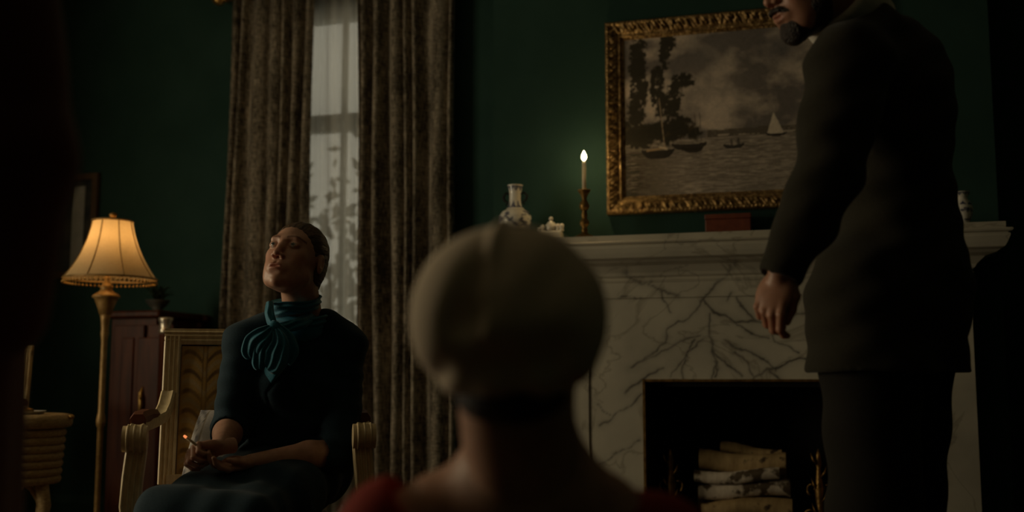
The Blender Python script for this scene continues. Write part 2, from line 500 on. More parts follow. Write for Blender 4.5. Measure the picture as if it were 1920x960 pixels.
# ---------------------------------------------------------------- helpers: implicit surfaces for bodies and cloth
class Field:
    def __init__(s, lo, hi, h):
        s.lo = np.array(lo, float); s.h = h
        s.n = np.ceil((np.array(hi, float) - s.lo) / h).astype(int) + 1
        s.val = np.full(tuple(s.n), 0.5, dtype=np.float32)
    def sub(s, lo, hi):
        a = np.clip(np.floor((np.minimum(lo, hi) - s.lo) / s.h).astype(int), 0, s.n - 1)
        b = np.clip(np.ceil((np.maximum(lo, hi) - s.lo) / s.h).astype(int) + 1, 1, s.n)
        if np.any(b <= a): return None, None
        sl = tuple(slice(int(a[i]), int(b[i])) for i in range(3))
        ax = [s.lo[i] + s.h * np.arange(a[i], b[i]) for i in range(3)]
        g = np.stack(np.meshgrid(*ax, indexing='ij'), -1).astype(np.float32)
        return sl, g
    def _join(s, sl, d, k, cut):
        a = s.val[sl]
        if cut:
            if k <= 0: s.val[sl] = np.maximum(a, -d)
            else:
                hh = np.clip(0.5 - 0.5 * (a + d) / k, 0, 1)
                s.val[sl] = a * (1 - hh) + (-d) * hh + k * hh * (1 - hh)
        else:
            if k <= 0: s.val[sl] = np.minimum(a, d)
            else:
                hh = np.clip(0.5 + 0.5 * (a - d) / k, 0, 1)
                s.val[sl] = a * (1 - hh) + d * hh - k * hh * (1 - hh)
    def cap(s, a, b, ra, rb, k=0.02, cut=False):
        a = np.array(a, float); b = np.array(b, float); m_ = max(ra, rb) + k + 3 * s.h
        sl, g = s.sub(np.minimum(a, b) - m_, np.maximum(a, b) + m_)
        if sl is None: return s
        ab = b - a; t = np.clip(((g - a) @ ab) / (ab @ ab + 1e-12), 0, 1)
        d = np.linalg.norm(g - a - t[..., None] * ab, axis=-1) - (ra + t * (rb - ra))
        s._join(sl, d, k, cut); return s
    def chain(s, pts, rads, k=0.02, cut=False):
        for i in range(len(pts) - 1):
            s.cap(pts[i], pts[i + 1], rads[i], rads[i + 1], k, cut)
        return s
    def ell(s, c, r, k=0.02, rot=None, cut=False):
        """rot: 3x3 whose rows are the ellipsoid's axes"""
        c = np.array(c, float); r = np.array(r, float); m_ = r.max() + k + 3 * s.h
        sl, g = s.sub(c - m_, c + m_)
        if sl is None: return s
        p = g - c
        if rot is not None: p = p @ np.array(rot).T
        k0 = np.linalg.norm(p / r, axis=-1); k1 = np.linalg.norm(p / (r * r), axis=-1) + 1e-9
        d = k0 * (k0 - 1) / k1
        s._join(sl, d, k, cut); return s
    def plane(s, p, n, k=0.0):
        """keep only the side the normal n points away from"""
        n = np.array(n, float); n = n / np.linalg.norm(n)
        sl, g = s.sub(s.lo - 1, s.lo + s.n * s.h + 1)
        d = (g - np.array(p)) @ n
        a = s.val
        if k <= 0: s.val = np.maximum(a, d).astype(np.float32)
        else:
            hh = np.clip(0.5 - 0.5 * (a - d) / k, 0, 1)
            s.val = (a * (1 - hh) + d * hh + k * hh * (1 - hh)).astype(np.float32)
        return s
    def noise(s, amp, freq, seed=0, octaves=2, stretch=(1, 1, 1)):
        sl, g = s.sub(s.lo - 1, s.lo + s.n * s.h + 1)
        near = np.abs(s.val) < 0.05
        pts = g[near] * np.array(stretch, dtype=np.float32)
        s.val[near] += (amp * vnoise(pts, seed, octaves, freq)).astype(np.float32)
        return s
    def warp(s, fn):
        sl, g = s.sub(s.lo - 1, s.lo + s.n * s.h + 1)
        near = np.abs(s.val) < 0.06
        s.val[near] += fn(g[near]).astype(np.float32)
        return s
    def mesh(s):
        V = s.val; V[0] = V[-1] = 0.5; V[:, 0] = V[:, -1] = 0.5; V[:, :, 0] = V[:, :, -1] = 0.5
        n = np.array(V.shape) - 1
        S = V < 0
        pos = np.zeros(tuple(n) + (3,), np.float32); cnt = np.zeros(tuple(n), np.float32)
        for ax in range(3):
            o = [q for q in range(3) if q != ax]
            for du in (0, 1):
                for dv in (0, 1):
                    st = [0, 0, 0]; st[o[0]] = du; st[o[1]] = dv
                    A = tuple(slice(st[q], st[q] + n[q]) for q in range(3))
                    st2 = list(st); st2[ax] = 1
                    B = tuple(slice(st2[q], st2[q] + n[q]) for q in range(3))
                    x = S[A] != S[B]
                    idx = np.nonzero(x)
                    va = V[A][idx]; vb = V[B][idx]
                    t = va / (va - vb + 1e-12)
                    pos[idx + (np.full(len(t), ax),)] += t
                    pos[idx + (np.full(len(t), o[0]),)] += du
                    pos[idx + (np.full(len(t), o[1]),)] += dv
                    cnt[idx] += 1
        act = cnt > 0
        ids = np.full(tuple(n), -1, np.int64); ids[act] = np.arange(act.sum())
        ci = np.stack(np.nonzero(act), -1)
        verts = s.lo + s.h * (ci + pos[act] / cnt[act][:, None])
        faces = []
        for ax in range(3):
            o = [(ax + 1) % 3, (ax + 2) % 3]
            sh = [slice(1, n[q]) for q in range(3)]; sh[ax] = slice(0, n[ax])
            sh2 = list(sh); sh2[ax] = slice(1, n[ax] + 1)
            a = S[tuple(sh)]; b = S[tuple(sh2)]
            x = np.stack(np.nonzero(a != b), -1)
            if len(x) == 0: continue
            fl = a[tuple(x.T)]
            base = x.copy()
            for q in range(3):
                if q != ax: base[:, q] += 1
            def cid(d0, d1):
                c = base.copy(); c[:, o[0]] -= d0; c[:, o[1]] -= d1
                return ids[tuple(c.T)]
            q4 = np.stack([cid(1, 1), cid(0, 1), cid(0, 0), cid(1, 0)], -1)
            q4[~fl] = q4[~fl][:, ::-1]
            faces.append(q4)
        return verts, np.concatenate(faces)

def join_meshes(parts):
    vs_, fs, n = [], [], 0
    for v, f in parts:
        vs_.append(v); fs.append(np.asarray(f) + n); n += len(v)
    return np.concatenate(vs_), np.concatenate(fs)

def proj(p):
    """place -> photo pixel, used to lay painted patterns and veins where the photograph has them on a surface"""
    p = np.asarray(p) - CAM
    d = p @ Fv
    return np.stack([960 + FPX * (p @ Rv) / d, 480 - FPX * (p @ Uv) / d], -1)

# ================================================================ THE ROOM
YB, YC = 4.90, 4.50                # back wall, face of the chimney breast
XL, XR, YF, ZC = -4.30, 2.50, -2.20, 3.25
BX0 = onY(925, 400, YC)[0]; BX1 = onY(1872, 400, YC)[0]     # chimney breast sides
WX0, WX1 = onY(470, 300, YB)[0], onY(795, 300, YB)[0]       # window opening
WZ0, WZ1 = 0.45, 2.72
JY = 4.38                          # face of the marble surround
OX0, OX1 = onY(1205, 720, JY)[0], onY(1585, 720, JY)[0]     # fireplace opening
OZ = onY(1300, 711, JY)[2]

tag(MB().box((XL - .2, YF - .2, -.12), (XR + .2, YB + .2, 0)).build('floor', MAT['floor']), 'dark oak boarded floor of the room', kind='structure')
tag(MB().box((XL - .2, YF - .2, ZC), (XR + .2, YB + .2, ZC + .12)).build('ceiling', MAT['ceiling']), 'dim plaster ceiling above the room', kind='structure')
w = MB()
w.box((XL - .2, YB, 0), (WX0, YB + .2, ZC)); w.box((WX1, YB, 0), (XR + .2, YB + .2, ZC))
w.box((WX0, YB, 0), (WX1, YB + .2, WZ0)); w.box((WX0, YB, WZ1), (WX1, YB + .2, ZC))
tag(w.build('wall_back', MAT['wall']), 'dark green painted back wall', kind='structure')
w = MB()
w.box((BX0, YC, 0), (OX0, YB, ZC)); w.box((OX1, YC, 0), (BX1, YB, ZC)); w.box((OX0, YC, OZ), (OX1, YB, ZC))
tag(w.build('wall_chimney', MAT['wall']), 'dark green chimney breast behind the mantelpiece', kind='structure')
# left wall with an unseen window added for the light from that side
LY0, LY1, LZ0, LZ1 = 1.05, 2.65, 0.65, 2.25
w = MB()
w.box((XL - .2, YF, 0), (XL, LY0, ZC)); w.box((XL - .2, LY1, 0), (XL, YB, ZC))
w.box((XL - .2, LY0, 0), (XL, LY1, LZ0)); w.box((XL - .2, LY0, LZ1), (XL, LY1, ZC))
tag(w.build('wall_left', MAT['wall']), 'dark green painted left wall', kind='structure')
w = MB().box((XR, YF, 0), (XR + .2, YB, ZC))
tag(w.build('wall_right', MAT['wall']), 'dark green painted right wall', kind='structure')
tag(MB().box((XL - .2, YF - .2, 0), (XR + .2, YF, ZC)).build('wall_front', MAT['wall']), 'dark green painted wall across from the fireplace', kind='structure')
bb = [(0, 0), (-.018, 0), (-.018, .13), (-.010, .15), (-.006, .165), (0, .165)]
tag(MB().ext([(YB + a, z) for a, z in bb], 0, XL, BX0).build('baseboard_back', MAT['paint_trim']), 'dark green baseboard along the back wall', kind='structure')
tag(MB().ext([(XL - a, z) for a, z in bb], 1, YF, YB).build('baseboard_left', MAT['paint_trim']), 'dark green baseboard along the left wall', kind='structure')

def sash_window(name, label, x0, x1, z0, z1, yc, zrail, swap=None):
    """double hung window in a wall that faces -y; swap turns it for the left wall"""
    T = (lambda lo, hi: (lo, hi)) if swap is None else swap
    root = bpy.data.objects.new(name, None); root.location = (0, 0, 0); link(root)
    tag(root, label, kind='structure')
    def part(n, boxes, mat, par):
        b = MB()
        for lo, hi in boxes:
            lo, hi = T(lo, hi); b.box(lo, hi, 0.004 if mat is not MAT['glass'] else 0)
        return b.build(n, mat, par)
    t = .06
    part('window_frame', [((x0, yc - .04, z0), (x0 + t, yc + .05, z1)), ((x1 - t, yc - .04, z0), (x1, yc + .05, z1)),
                          ((x0 + t, yc - .04, z1 - t), (x1 - t, yc + .05, z1)), ((x0 + t, yc - .04, z0), (x1 - t, yc + .05, z0 + t))], MAT['paint_trim'], root)
    part('meeting_rail', [((x0 + t, yc - .03, zrail - .045), (x1 - t, yc + .03, zrail + .045))], MAT['paint_trim'], root)
    xm = (x0 + x1) / 2
    for za, zb in ((z0 + t, zrail - .045), (zrail + .045, z1 - t)):
        part('muntin', [((xm - .014, yc - .016, za), (xm + .014, yc + .016, zb))], MAT['paint_trim'], root)
        for xa, xb in ((x0 + t, xm - .014), (xm + .014, x1 - t)):
            part('pane', [((xa, yc - .004, za), (xb, yc + .004, zb))], MAT['glass'], root)
    part('window_sill', [((x0 - .06, yc - .13, z0 - .05), (x1 + .06, yc + .05, z0))], MAT['paint_trim'], root)
    return root
zr = onY(630, 232, YB + .1)[2]
sash_window('window_1', 'tall sash window behind the curtains', WX0, WX1, WZ0, WZ1, YB + .1, zr)
turn = lambda lo, hi: ((lo[1], lo[0], lo[2]), (hi[1], hi[0], hi[2]))
sash_window('added_window', 'unseen sash window added in the left wall for the light from that side', LY0, LY1, LZ0, LZ1, XL - .1, 1.55, swap=turn)

# shrub in the garden outside the window: its leaves blot the light behind the voile
gs = onY(650, 480, 5.75)
sh = empty('garden_shrub', (gs[0], 5.75, 0), 'dark leafy shrub outside the window, dimly seen through the sheer curtain', 'shrub')
lv, lf = [], []
for i in range(700):
    c = np.array([RNG.normal(0, .30), RNG.normal(0, .12), abs(RNG.normal(1.05, .42)) + .1])
    s = RNG.uniform(.025, .06); a = RNG.uniform(0, 6.28); tl = RNG.uniform(-.6, .6)
    u = np.array([math.cos(a), tl, math.sin(a)]); v = np.array([-math.sin(a), tl, math.cos(a)])
    k = len(lv)
    lv += [c - u * s, c + v * s * .45, c + u * s, c - v * s * .45]
    lf.append((k, k + 1, k + 2, k + 3))
tag(mesh_obj('foliage', lv, lf, MAT['outside_leaf'], sh, smooth=False), kind='stuff')
st = MB()
for i in range(7):
    a = i * .9
    st.tube([(0.05 * math.cos(a), .05 * math.sin(a), 0), (.12 * math.cos(a), .1 * math.sin(a), .5), (.4 * math.cos(a), .2 * math.sin(a), 1.2), (.55 * math.cos(a), .25 * math.sin(a), 1.7)], [.02, .018, .012, .005], 6)
st.build('stem', MAT['walnut'], sh)

# ================================================================ CURTAINS
CY = 4.82
CZ1 = 2.772
rod_x0, rod_x1 = onY(428, 5, CY)[0], onY(862, 5, CY)[0]
rd = empty('curtain_rod', ((rod_x0 + rod_x1) / 2, CY, CZ1), 'brass curtain rod with turned finials above the velvet curtains', 'curtain rod')
ro = np.array(rd.location)
MB().tube([(rod_x0, CY, CZ1 + .005), (rod_x1, CY, CZ1 + .005)], .016, 14).build('pole', MAT['brass'], rd, ro, True)
for x, s in ((rod_x0, -1), (rod_x1, 1)):
    b = MB(); b.lathe([(.004, 0), (.02, .004), (.024, .012), (.012, .02), (.03, .035), (.036, .055), (.026, .08), (.008, .094), (.001, .1)], (0, 0, 0), 14)
    b.v = [(x + s * z, CY + y, CZ1 + .005 + xx) for xx, y, z in b.v]
    b.build('finial', MAT['brass'], rd, ro, True)
    MB().box((x - s * .06 - .012, CY, CZ1 - .012), (x - s * .06 + .012, YB, CZ1 + .014), .003).build('bracket', MAT['brass'], rd, ro)

def curtain(name, label, cat, mat, edges_top, edges_bot, yc, nfold, amp, seed, z0=.015, z1=CZ1 - .015, nu=260, nv=26, thick=.004, group=None):
    """pleated hanging cloth between two slanting edges (x at the rod and x at the floor)"""
    r = np.random.default_rng(seed)
    wts = r.uniform(.35, 1.7, nfold); cum = np.concatenate([[0], np.cumsum(wts)]) / wts.sum()
    am = r.uniform(.6, 1.25, nfold)
    u = np.linspace(0, 1, nu); k = np.clip(np.searchsorted(cum, u, side='right') - 1, 0, nfold - 1)
    fr = (u - cum[k]) / (cum[k + 1] - cum[k])
    fold = np.sin(fr * 2 * np.pi) * am[k]
    skew = np.sin(fr * 2 * np.pi + 1.1) * .35
    v = np.linspace(0, 1, nv)
    U, V = np.meshgrid(u, v, indexing='ij')
    x0 = edges_top[0] + (edges_bot[0] - edges_top[0]) * V; x1 = edges_top[1] + (edges_bot[1] - edges_top[1]) * V
    grow = .72 + .38 * V
    X = x0 + (x1 - x0) * U + amp * .5 * skew[:, None] * grow + .006 * np.sin(7 * V + 9 * U)
    Y = yc + amp * grow * fold[:, None] + .010 * np.sin(5 * V + 17 * U) * V
    Z = z1 + (z0 - z1) * V
    p = np.stack([X, Y, Z], -1).reshape(-1, 3)
    org = np.array([(edges_bot[0] + edges_bot[1]) / 2, yc, z0])
    uv = np.stack([U * abs(edges_top[1] - edges_top[0]) * 2.2, V * (z1 - z0)], -1).reshape(-1, 2)
    o = mesh_obj(name, p, grid_faces(nu, nv), mat, None, org, True, uv=uv)
    o.location = tuple(org)
    md = o.modifiers.new('thickness', 'SOLIDIFY'); md.thickness = thick; md.offset = 0
    return tag(o, label, cat, group)
def cx(px, py=300, Y=CY): return onY(px, py, Y)[0]
curtain('velvet_curtain', 'worn brown velvet curtain hanging behind the gilt armchair, beside the dark cabinet', 'curtain', MAT['velvet'],
        (cx(436, 0), cx(588, 0)), (cx(398, 900), cx(570, 900)), CY, 7, .034, 3, group='velvet curtains of the window')
curtain('velvet_curtain', 'worn brown velvet curtain hanging next to the chimney breast', 'curtain', MAT['velvet'],
        (cx(668, 0), cx(851, 0)), (cx(672, 900), cx(850, 900)), CY, 7, .034, 11, group='velvet curtains of the window')
curtain('sheer_curtain', 'pale sheer voile curtain hanging between the two velvet curtains', 'curtain', MAT['sheer'],
        (cx(545, 0), cx(700, 0)), (cx(545, 900), cx(700, 900)), CY + .058, 9, .009, 21, thick=.0012)

# ================================================================ MANTELPIECE
SY = 4.22                                              # front of the shelf
SX0, SX1 = onY(922, 440, SY)[0], onY(1888, 418, SY)[0]
def zs(py, Y=SY, px=1430): return onY(px, py, Y)[2]
ZT = zs(430.5)
mc = ((SX0 + SX1) / 2, JY, 0)
mp_ = empty('mantelpiece', mc, 'white marble fireplace surround with grey veins and a moulded shelf', 'mantelpiece')
def ring(prof, x0, x1, yf, yb):
    """moulding running round the left end, front and right end; prof = [(projection, z)] """
    b = MB(); vs_ = []
    for p, z in prof:
        vs_ += [(x0 - p, yb, z), (x0 - p, yf - p, z), (x1 + p, yf - p, z), (x1 + p, yb, z)]
    fs = []
    for j in range(len(prof) - 1):
        for i in range(3):
            fs.append((j * 4 + i, j * 4 + i + 1, (j + 1) * 4 + i + 1, (j + 1) * 4 + i))
        fs.append((j * 4 + 3, j * 4, (j + 1) * 4, (j + 1) * 4 + 3))
    fs.append((0, 1, 2, 3)); k = (len(prof) - 1) * 4; fs.append((k, k + 1, k + 2, k + 3))
    return b.add(vs_, fs)
# veins as polylines in photo pixels, laid on the marble faces
Zm = lambda pts: np.array([(1080 + x / 2.667, 380 + y / 2.667) for x, y in pts])
VEINS = [(Zm(p), w_) for p, w_ in [
    ([(650, 470), (610, 520), (560, 580), (500, 588), (478, 610), (445, 700), (360, 765), (280, 825)], 2.0),
    ([(620, 665), (570, 680), (500, 705), (440, 735), (290, 815)], 1.6),
    ([(640, 475), (665, 510), (690, 560), (740, 570), (790, 588), (850, 590), (905, 602), (1000, 610)], 2.2),
    ([(800, 480), (835, 540), (870, 575), (900, 602)], 1.7),
    ([(790, 590), (850, 640), (900, 665), (960, 680)], 1.6),
    ([(670, 690), (690, 745), (740, 800), (830, 872)], 2.0),
    ([(672, 560), (668, 640), (672, 700), (700, 800), (680, 880)], 1.6),
    ([(740, 690), (830, 732), (920, 772), (1000, 832)], 1.8),
    ([(800, 740), (850, 800), (890, 882)], 1.7),
    ([(880, 880), (960, 830), (1010, 828), (1120, 770), (1180, 790), (1300, 740)], 2.2),
    ([(190, 320), (260, 350), (330, 400), (430, 440), (520, 470)], 1.8),
    ([(420, 440), (455, 500), (475, 545)], 1.2),
    ([(800, 290), (760, 345), (700, 410), (650, 470)], 1.9),
    ([(770, 450), (745, 495)], 2.2),
    ([(545, 790), (528, 820), (535, 880)], 1.8),
    ([(600, 690), (550, 750), (520, 800), (478, 872)], 1.4),
    ([(640, 690), (560, 745), (540, 790)], 1.0),
    ([(430, 830), (360, 850), (320, 890), (245, 955)], 2.2),
    ([(960, 630), (1000, 690), (1060, 720), (1110, 745)], 1.3),
    ([(1100, 555), (1160, 548), (1260, 560)], 1.6),
    ([(690, 800), (710, 835), (700, 870)], 2.4),
    ([(960, 830), (1020, 880)], 1.6),
    ([(370, 330), (385, 370), (360, 420)], 1.0),
    ([(210, 470), (330, 468)], .8),
    ([(120, 1120), (200, 1060), (290, 1000), (320, 960)], 1.4),
    ([(90, 1330), (180, 1260), (320, 1190)], 1.3),
    ([(100, 1010), (160, 1060)], .9),
    ([(1700, 800), (1800, 1000), (1790, 1200), (1860, 1400)], 1.5)]]
def vein_mask(p):
    q = proj(p)
    wob = np.stack([valnoise(q[:, 0] * .05, q[:, 1] * .05, 5) - .5, valnoise(q[:, 0] * .05, q[:, 1] * .05, 9) - .5], -1) * 14
    q = q + wob
    m_ = np.zeros(len(q))
    for pl, w_ in VEINS:
        for a, b in zip(pl[:-1], pl[1:]):
            ab = b - a; t = np.clip(((q - a) @ ab) / (ab @ ab), 0, 1)
            d = np.linalg.norm(q - a - t[:, None] * ab, axis=-1)
            m_ = np.maximum(m_, np.exp(-(d / w_) ** 2) * .75 + np.exp(-(d / (w_ * 4.5)) ** 2) * .22)
    br = .45 + .9 * valnoise(q[:, 0] * .03, q[:, 1] * .03, 31)
    return np.clip(m_ * br, 0, 1)
def slab(name, lo, hi, step, parent, origin):
    """marble block whose front face is fine enough to carry the veins"""
    x0, y0, z0 = lo; x1, y1, z1 = hi
    nu = max(2, int((x1 - x0) / step)); nv = max(2, int((z1 - z0) / step))
    U, V = np.meshgrid(np.linspace(x0, x1, nu), np.linspace(z0, z1, nv), indexing='ij')
    p = np.stack([U, np.full_like(U, y0), V], -1).reshape(-1, 3)
    f = [tuple(q) for q in grid_faces(nu, nv).tolist()]
    c = [0, (nu - 1) * nv, nu * nv - 1, nv - 1]
    k = len(p)
    e = np.array([(x0, y1, z0), (x1, y1, z0), (x1, y1, z1), (x0, y1, z1), (x0, y0, z0), (x1, y0, z0), (x1, y0, z1), (x0, y0, z1)])
    p2 = np.concatenate([p, e])
    a, b_, c_, d_, e_, f_, g_, h_ = range(k, k + 8)
    f += [(a, d_, c_, b_), (a, b_, f_, e_), (b_, c_, g_, f_), (c_, d_, h_, g_), (d_, a, e_, h_)]
    fac = np.concatenate([vein_mask(p), np.zeros(8)])
    return mesh_obj(name, p2, f, MAT['marble'], parent, origin, False, fac=fac)
def marble_mb(b, name, parent, origin):
    # cut the long mouldings so they can carry the vein mask
    bm = bmesh.new()
    vv = [bm.verts.new(v) for v in b.v]
    for f in b.f: bm.faces.new([vv[i] for i in f])
    bmesh.ops.recalc_face_normals(bm, faces=list(bm.faces))
    for i in range(1, 160):
        x = SX0 + (SX1 - SX0) * i / 160
        bmesh.ops.bisect_plane(bm, geom=list(bm.verts) + list(bm.edges) + list(bm.faces), plane_co=(x, 0, 0), plane_no=(1, 0, 0))
    bm.verts.index_update()
    vs_ = [tuple(v.co) for v in bm.verts]; fs = [[v.index for v in f.verts] for f in bm.faces]
    bm.free()
    return mesh_obj(name, vs_, fs, MAT['marble'], parent, origin, False, fac=vein_mask(np.array(vs_)) * .8)
h_ = lambda y: zs(y)
marble_mb(ring([(0.0, h_(441.5)), (0.0, ZT)], SX0 + .01, SX1 - .002, SY + .01, YC), 'shelf_slab', mp_, mc)
marble_mb(ring([(-.014, h_(476)), (-.005, h_(474)), (.004, h_(466)), (.012, h_(456)), (.012, h_(452)), (.006, h_(451)), (.006, h_(449.5)), (.018, h_(448)), (.022, h_(445)), (.018, h_(442.5)), (.004, h_(441.5))], SX0 + .01, SX1 - .002, SY + .01, YC), 'shelf_moulding', mp_, mc)
JX0, JX1 = onY(980, 600, JY)[0], onY(1828, 700, JY)[0]
z1_, z2_, z3_, z4_ = onY(1430, 476, SY)[2], onY(1430, 503, JY)[2], onY(1430, 526, JY)[2], onY(1430, 554, JY)[2]
marble_mb(ring([(.0, z3_), (.006, z3_ + .004), (.010, z3_ + .012), (.004, z3_ + .016), (.004, z3_ + .022), (.016, z3_ + .03), (.022, z3_ + .042), (.05, z2_ + .02), (.085, z1_ - .01), (.10, z1_ + .002)], JX0, JX1, JY - .006, YC), 'bed_moulding', mp_, mc)
slab('frieze', (JX0 - .0, JY - .012, z4_), (JX1, YC, z3_ + .002), .006, mp_, mc)
PX0 = onY(1104, 700, JY)[0]; PX1 = OX1 + (OX0 - PX0)
slab('lintel', (PX0, JY, OZ), (PX1, YC, z4_), .0036, mp_, mc)
for x0, x1 in ((PX0, OX0), (OX1, PX1)):
    slab('jamb', (x0, JY, .09), (x1, YC, OZ), .006, mp_, mc)
for x0, x1 in ((JX0, PX0), (PX1, JX1)):
    slab('pilaster', (x0, JY - .008, .16), (x1, YC, z4_ - .002), .008, mp_, mc)
    MB().box((x0 - .015, JY - .04, 0.03), (x1 + .012, YC, .16), .008).build('plinth', MAT['marble'], mp_, mc)
for x0, x1 in ((PX0, OX0), (OX1, PX1)):
    MB().box((x0 + .013, JY - .012, .03), (x1 - .002, YC, .09), .004).build('plinth', MAT['marble'], mp_, mc)
# brass edge strip and the black firebox
e = MB(); t = .010
e.box((OX0, JY - .006, .03), (OX0 + t, JY + .05, OZ)); e.box((OX1 - t, JY - .006, .03), (OX1, JY + .05, OZ)); e.box((OX0 + t, JY - .004, OZ - t), (OX1 - t, JY + .05, OZ))
e.build('edge_strip', MAT['dark_brass'], mp_, mc)
fb = MB(); y2 = YB - .04
fb.box((OX0 + .002, JY + .052, .03), (OX0 + .02, y2, OZ - .012)); fb.box((OX1 - .02, JY + .052, .03), (OX1 - .002, y2, OZ - .012))
fb.box((OX0 + .02, y2 - .02, .03), (OX1 - .02, y2, OZ - .012)); fb.box((OX0 + .02, JY + .052, OZ - .03), (OX1 - .02, y2 - .02, OZ - .012))
fb.build('firebox', MAT['black'], mp_, mc)
MB().box((JX0 - .05, 3.95, 0.0), (JX1 + .05, YB - .03, .03), .004).build('hearth_slab', MAT['black_metal'], mp_, mc)

# ================================================================ PAINTING
FY = 4.44
FX0 = onY(1134, 220, FY)[0]; FZ0, FZ1 = onY(1138, 401, FY)[2], onY(1134, 40, FY)[2]
xc = (BX0 + BX1) / 2
FX1 = FX0 + 1.13
pc = ((FX0 + FX1) / 2, YC, FZ0)
pic = empty('framed_painting', pc, 'river landscape oil painting in a carved gilt frame above the mantelpiece', 'painting')
fw = .078
prof = [(0, 0), (0, .040), (.006, .048), (.012, .050), (.022, .044), (.034, .040), (.046, .034), (.056, .026), (.060, .028), (.066, .026), (.070, .016), (fw, .014), (fw, 0)]   # (inward, outward from the wall)
prof_f = []
for (a0, b0), (a1, b1) in zip(prof[:-1], prof[1:]):
    for t_ in np.linspace(0, 1, 4)[:-1]: prof_f.append((a0 + (a1 - a0) * t_, b0 + (b1 - b0) * t_))
prof_f.append(prof[-1])
def rail(pa, pb, inward):
    pa = np.array(pa); pb = np.array(pb); L_ = np.linalg.norm(pb - pa); tdir = (pb - pa) / L_; inward = np.array(inward)
    nu = int(L_ / .0045); nv = len(prof_f); pts = []
    for i in range(nu):
        s_ = i / (nu - 1)
        for a_, b_ in prof_f:
            lo_, hi_ = a_, L_ - a_
            s2 = lo_ + (hi_ - lo_) * s_
            q = pa + tdir * s2 + inward * a_
            am = math.exp(-((a_ - .032) / .014) ** 2)
            w1 = 2 * math.pi * s2 / .052
            orn = (.006 * math.sin(w1 + 55 * a_ * (1 if math.sin(w1 / 2) > 0 else -1)) + .004 * math.sin(2.7 * w1 + 240 * a_) + .003 * math.sin(5.3 * w1 - 410 * a_)) * am
            bead = .0022 * math.sin(2 * math.pi * s2 / .010) * math.exp(-((a_ - .063) / .004) ** 2)
            lip = .002 * math.sin(2 * math.pi * s2 / .016) * math.exp(-((a_ - .008) / .005) ** 2)
            q = q + np.array([0, -1, 0]) * (b_ + orn + bead + lip)
            pts.append(q)
    return np.array(pts), grid_faces(nu, nv)
c00, c10, c11, c01 = (FX0, YC, FZ0), (FX1, YC, FZ0), (FX1, YC, FZ1), (FX0, YC, FZ1)
for a_, b_, inn in ((c00, c10, (0, 0, 1)), (c10, c11, (-1, 0, 0)), (c11, c01, (0, 0, -1)), (c01, c00, (1, 0, 0))):
    v, f = rail(a_, b_, inn)
    o = MB().add(v, f).build('frame_rail', MAT['gilt'], pic, pc, True)
# the picture: a generic river scene computed as colour on a fine mesh
nu, nv = 330, 240
U, V = np.meshgrid(np.linspace(0, 1, nu), np.linspace(0, 1, nv), indexing='ij')
X = FX0 + fw - .004 + U * (FX1 - FX0 - 2 * fw + .008); Zz = FZ1 - fw + .004 - V * (FZ1 - FZ0 - 2 * fw + .008)
cp = np.stack([X, np.full_like(X, YC - .012), Zz], -1).reshape(-1, 3)
gx = (1164 + U * 470).ravel(); gy = (62 + V * 306).ravel()
def mixc(c, col, k): return c * (1 - k[:, None]) + np.array(col)[None] * k[:, None]
n1 = valnoise(gx / 62, gy / 40, 1, 5); n2 = valnoise(gx / 22, gy / 14, 3, 4); n3 = valnoise(gx / 5, gy / 5, 4, 2)
n4 = valnoise(gx / 16, gy / 1.6, 8, 3)
cl = np.clip((n1 - .36) * 3.2 + (n2 - .5) * .7, 0, 1)
c = mixc(np.tile(np.array([.115, .100, .088]), (len(gx), 1)), (.40, .335, .265), cl)
c = mixc(c, (.10, .092, .088), np.clip(np.exp(-((gx - 1475) / 38) ** 2 - ((gy - 105) / 26) ** 2) * 1.1 * (.4 + n2), 0, 1))
c = mixc(c, (.13, .118, .105), np.clip(np.exp(-((gx - 1340) / 45) ** 2 - ((gy - 105) / 30) ** 2) * .8 * (.4 + n2), 0, 1))
c = mixc(c, (.46, .39, .31), np.clip(np.exp(-((gx - 1330) / 60) ** 2 - ((gy - 185) / 40) ** 2) * .5, 0, 1))
# water
wat = np.clip((gy - 262) / 2, 0, 1)
wc = mixc(np.tile(np.array([.15, .128, .102]), (len(gx), 1)), (.32, .27, .215), np.clip((n4 - .38) * 2.4, 0, 1))
c = c * (1 - wat[:, None]) + wc * wat[:, None]
dk = np.clip((1290 - gx) / 110, 0, 1) * np.clip((gy - 268) / 18, 0, 1) * np.clip((n4 - .18) * 2.6, 0, 1)
c = mixc(c, (.022, .019, .011), np.clip(dk * 1.05, 0, .95))
# far shore
sho = ((gy > 250 - 4 * valnoise(gx / 14, gy * 0, 12)) & (gy < 262) & (gx > 1335)).astype(float)
c = mixc(c, (.075, .062, .044), sho * np.clip(.55 + n3 * .6, 0, 1)); c = mixc(c, (.42, .36, .28), ((gy > 257) & (gy < 261) & (gx > 1345) & (n2 > .52)).astype(float) * .6)
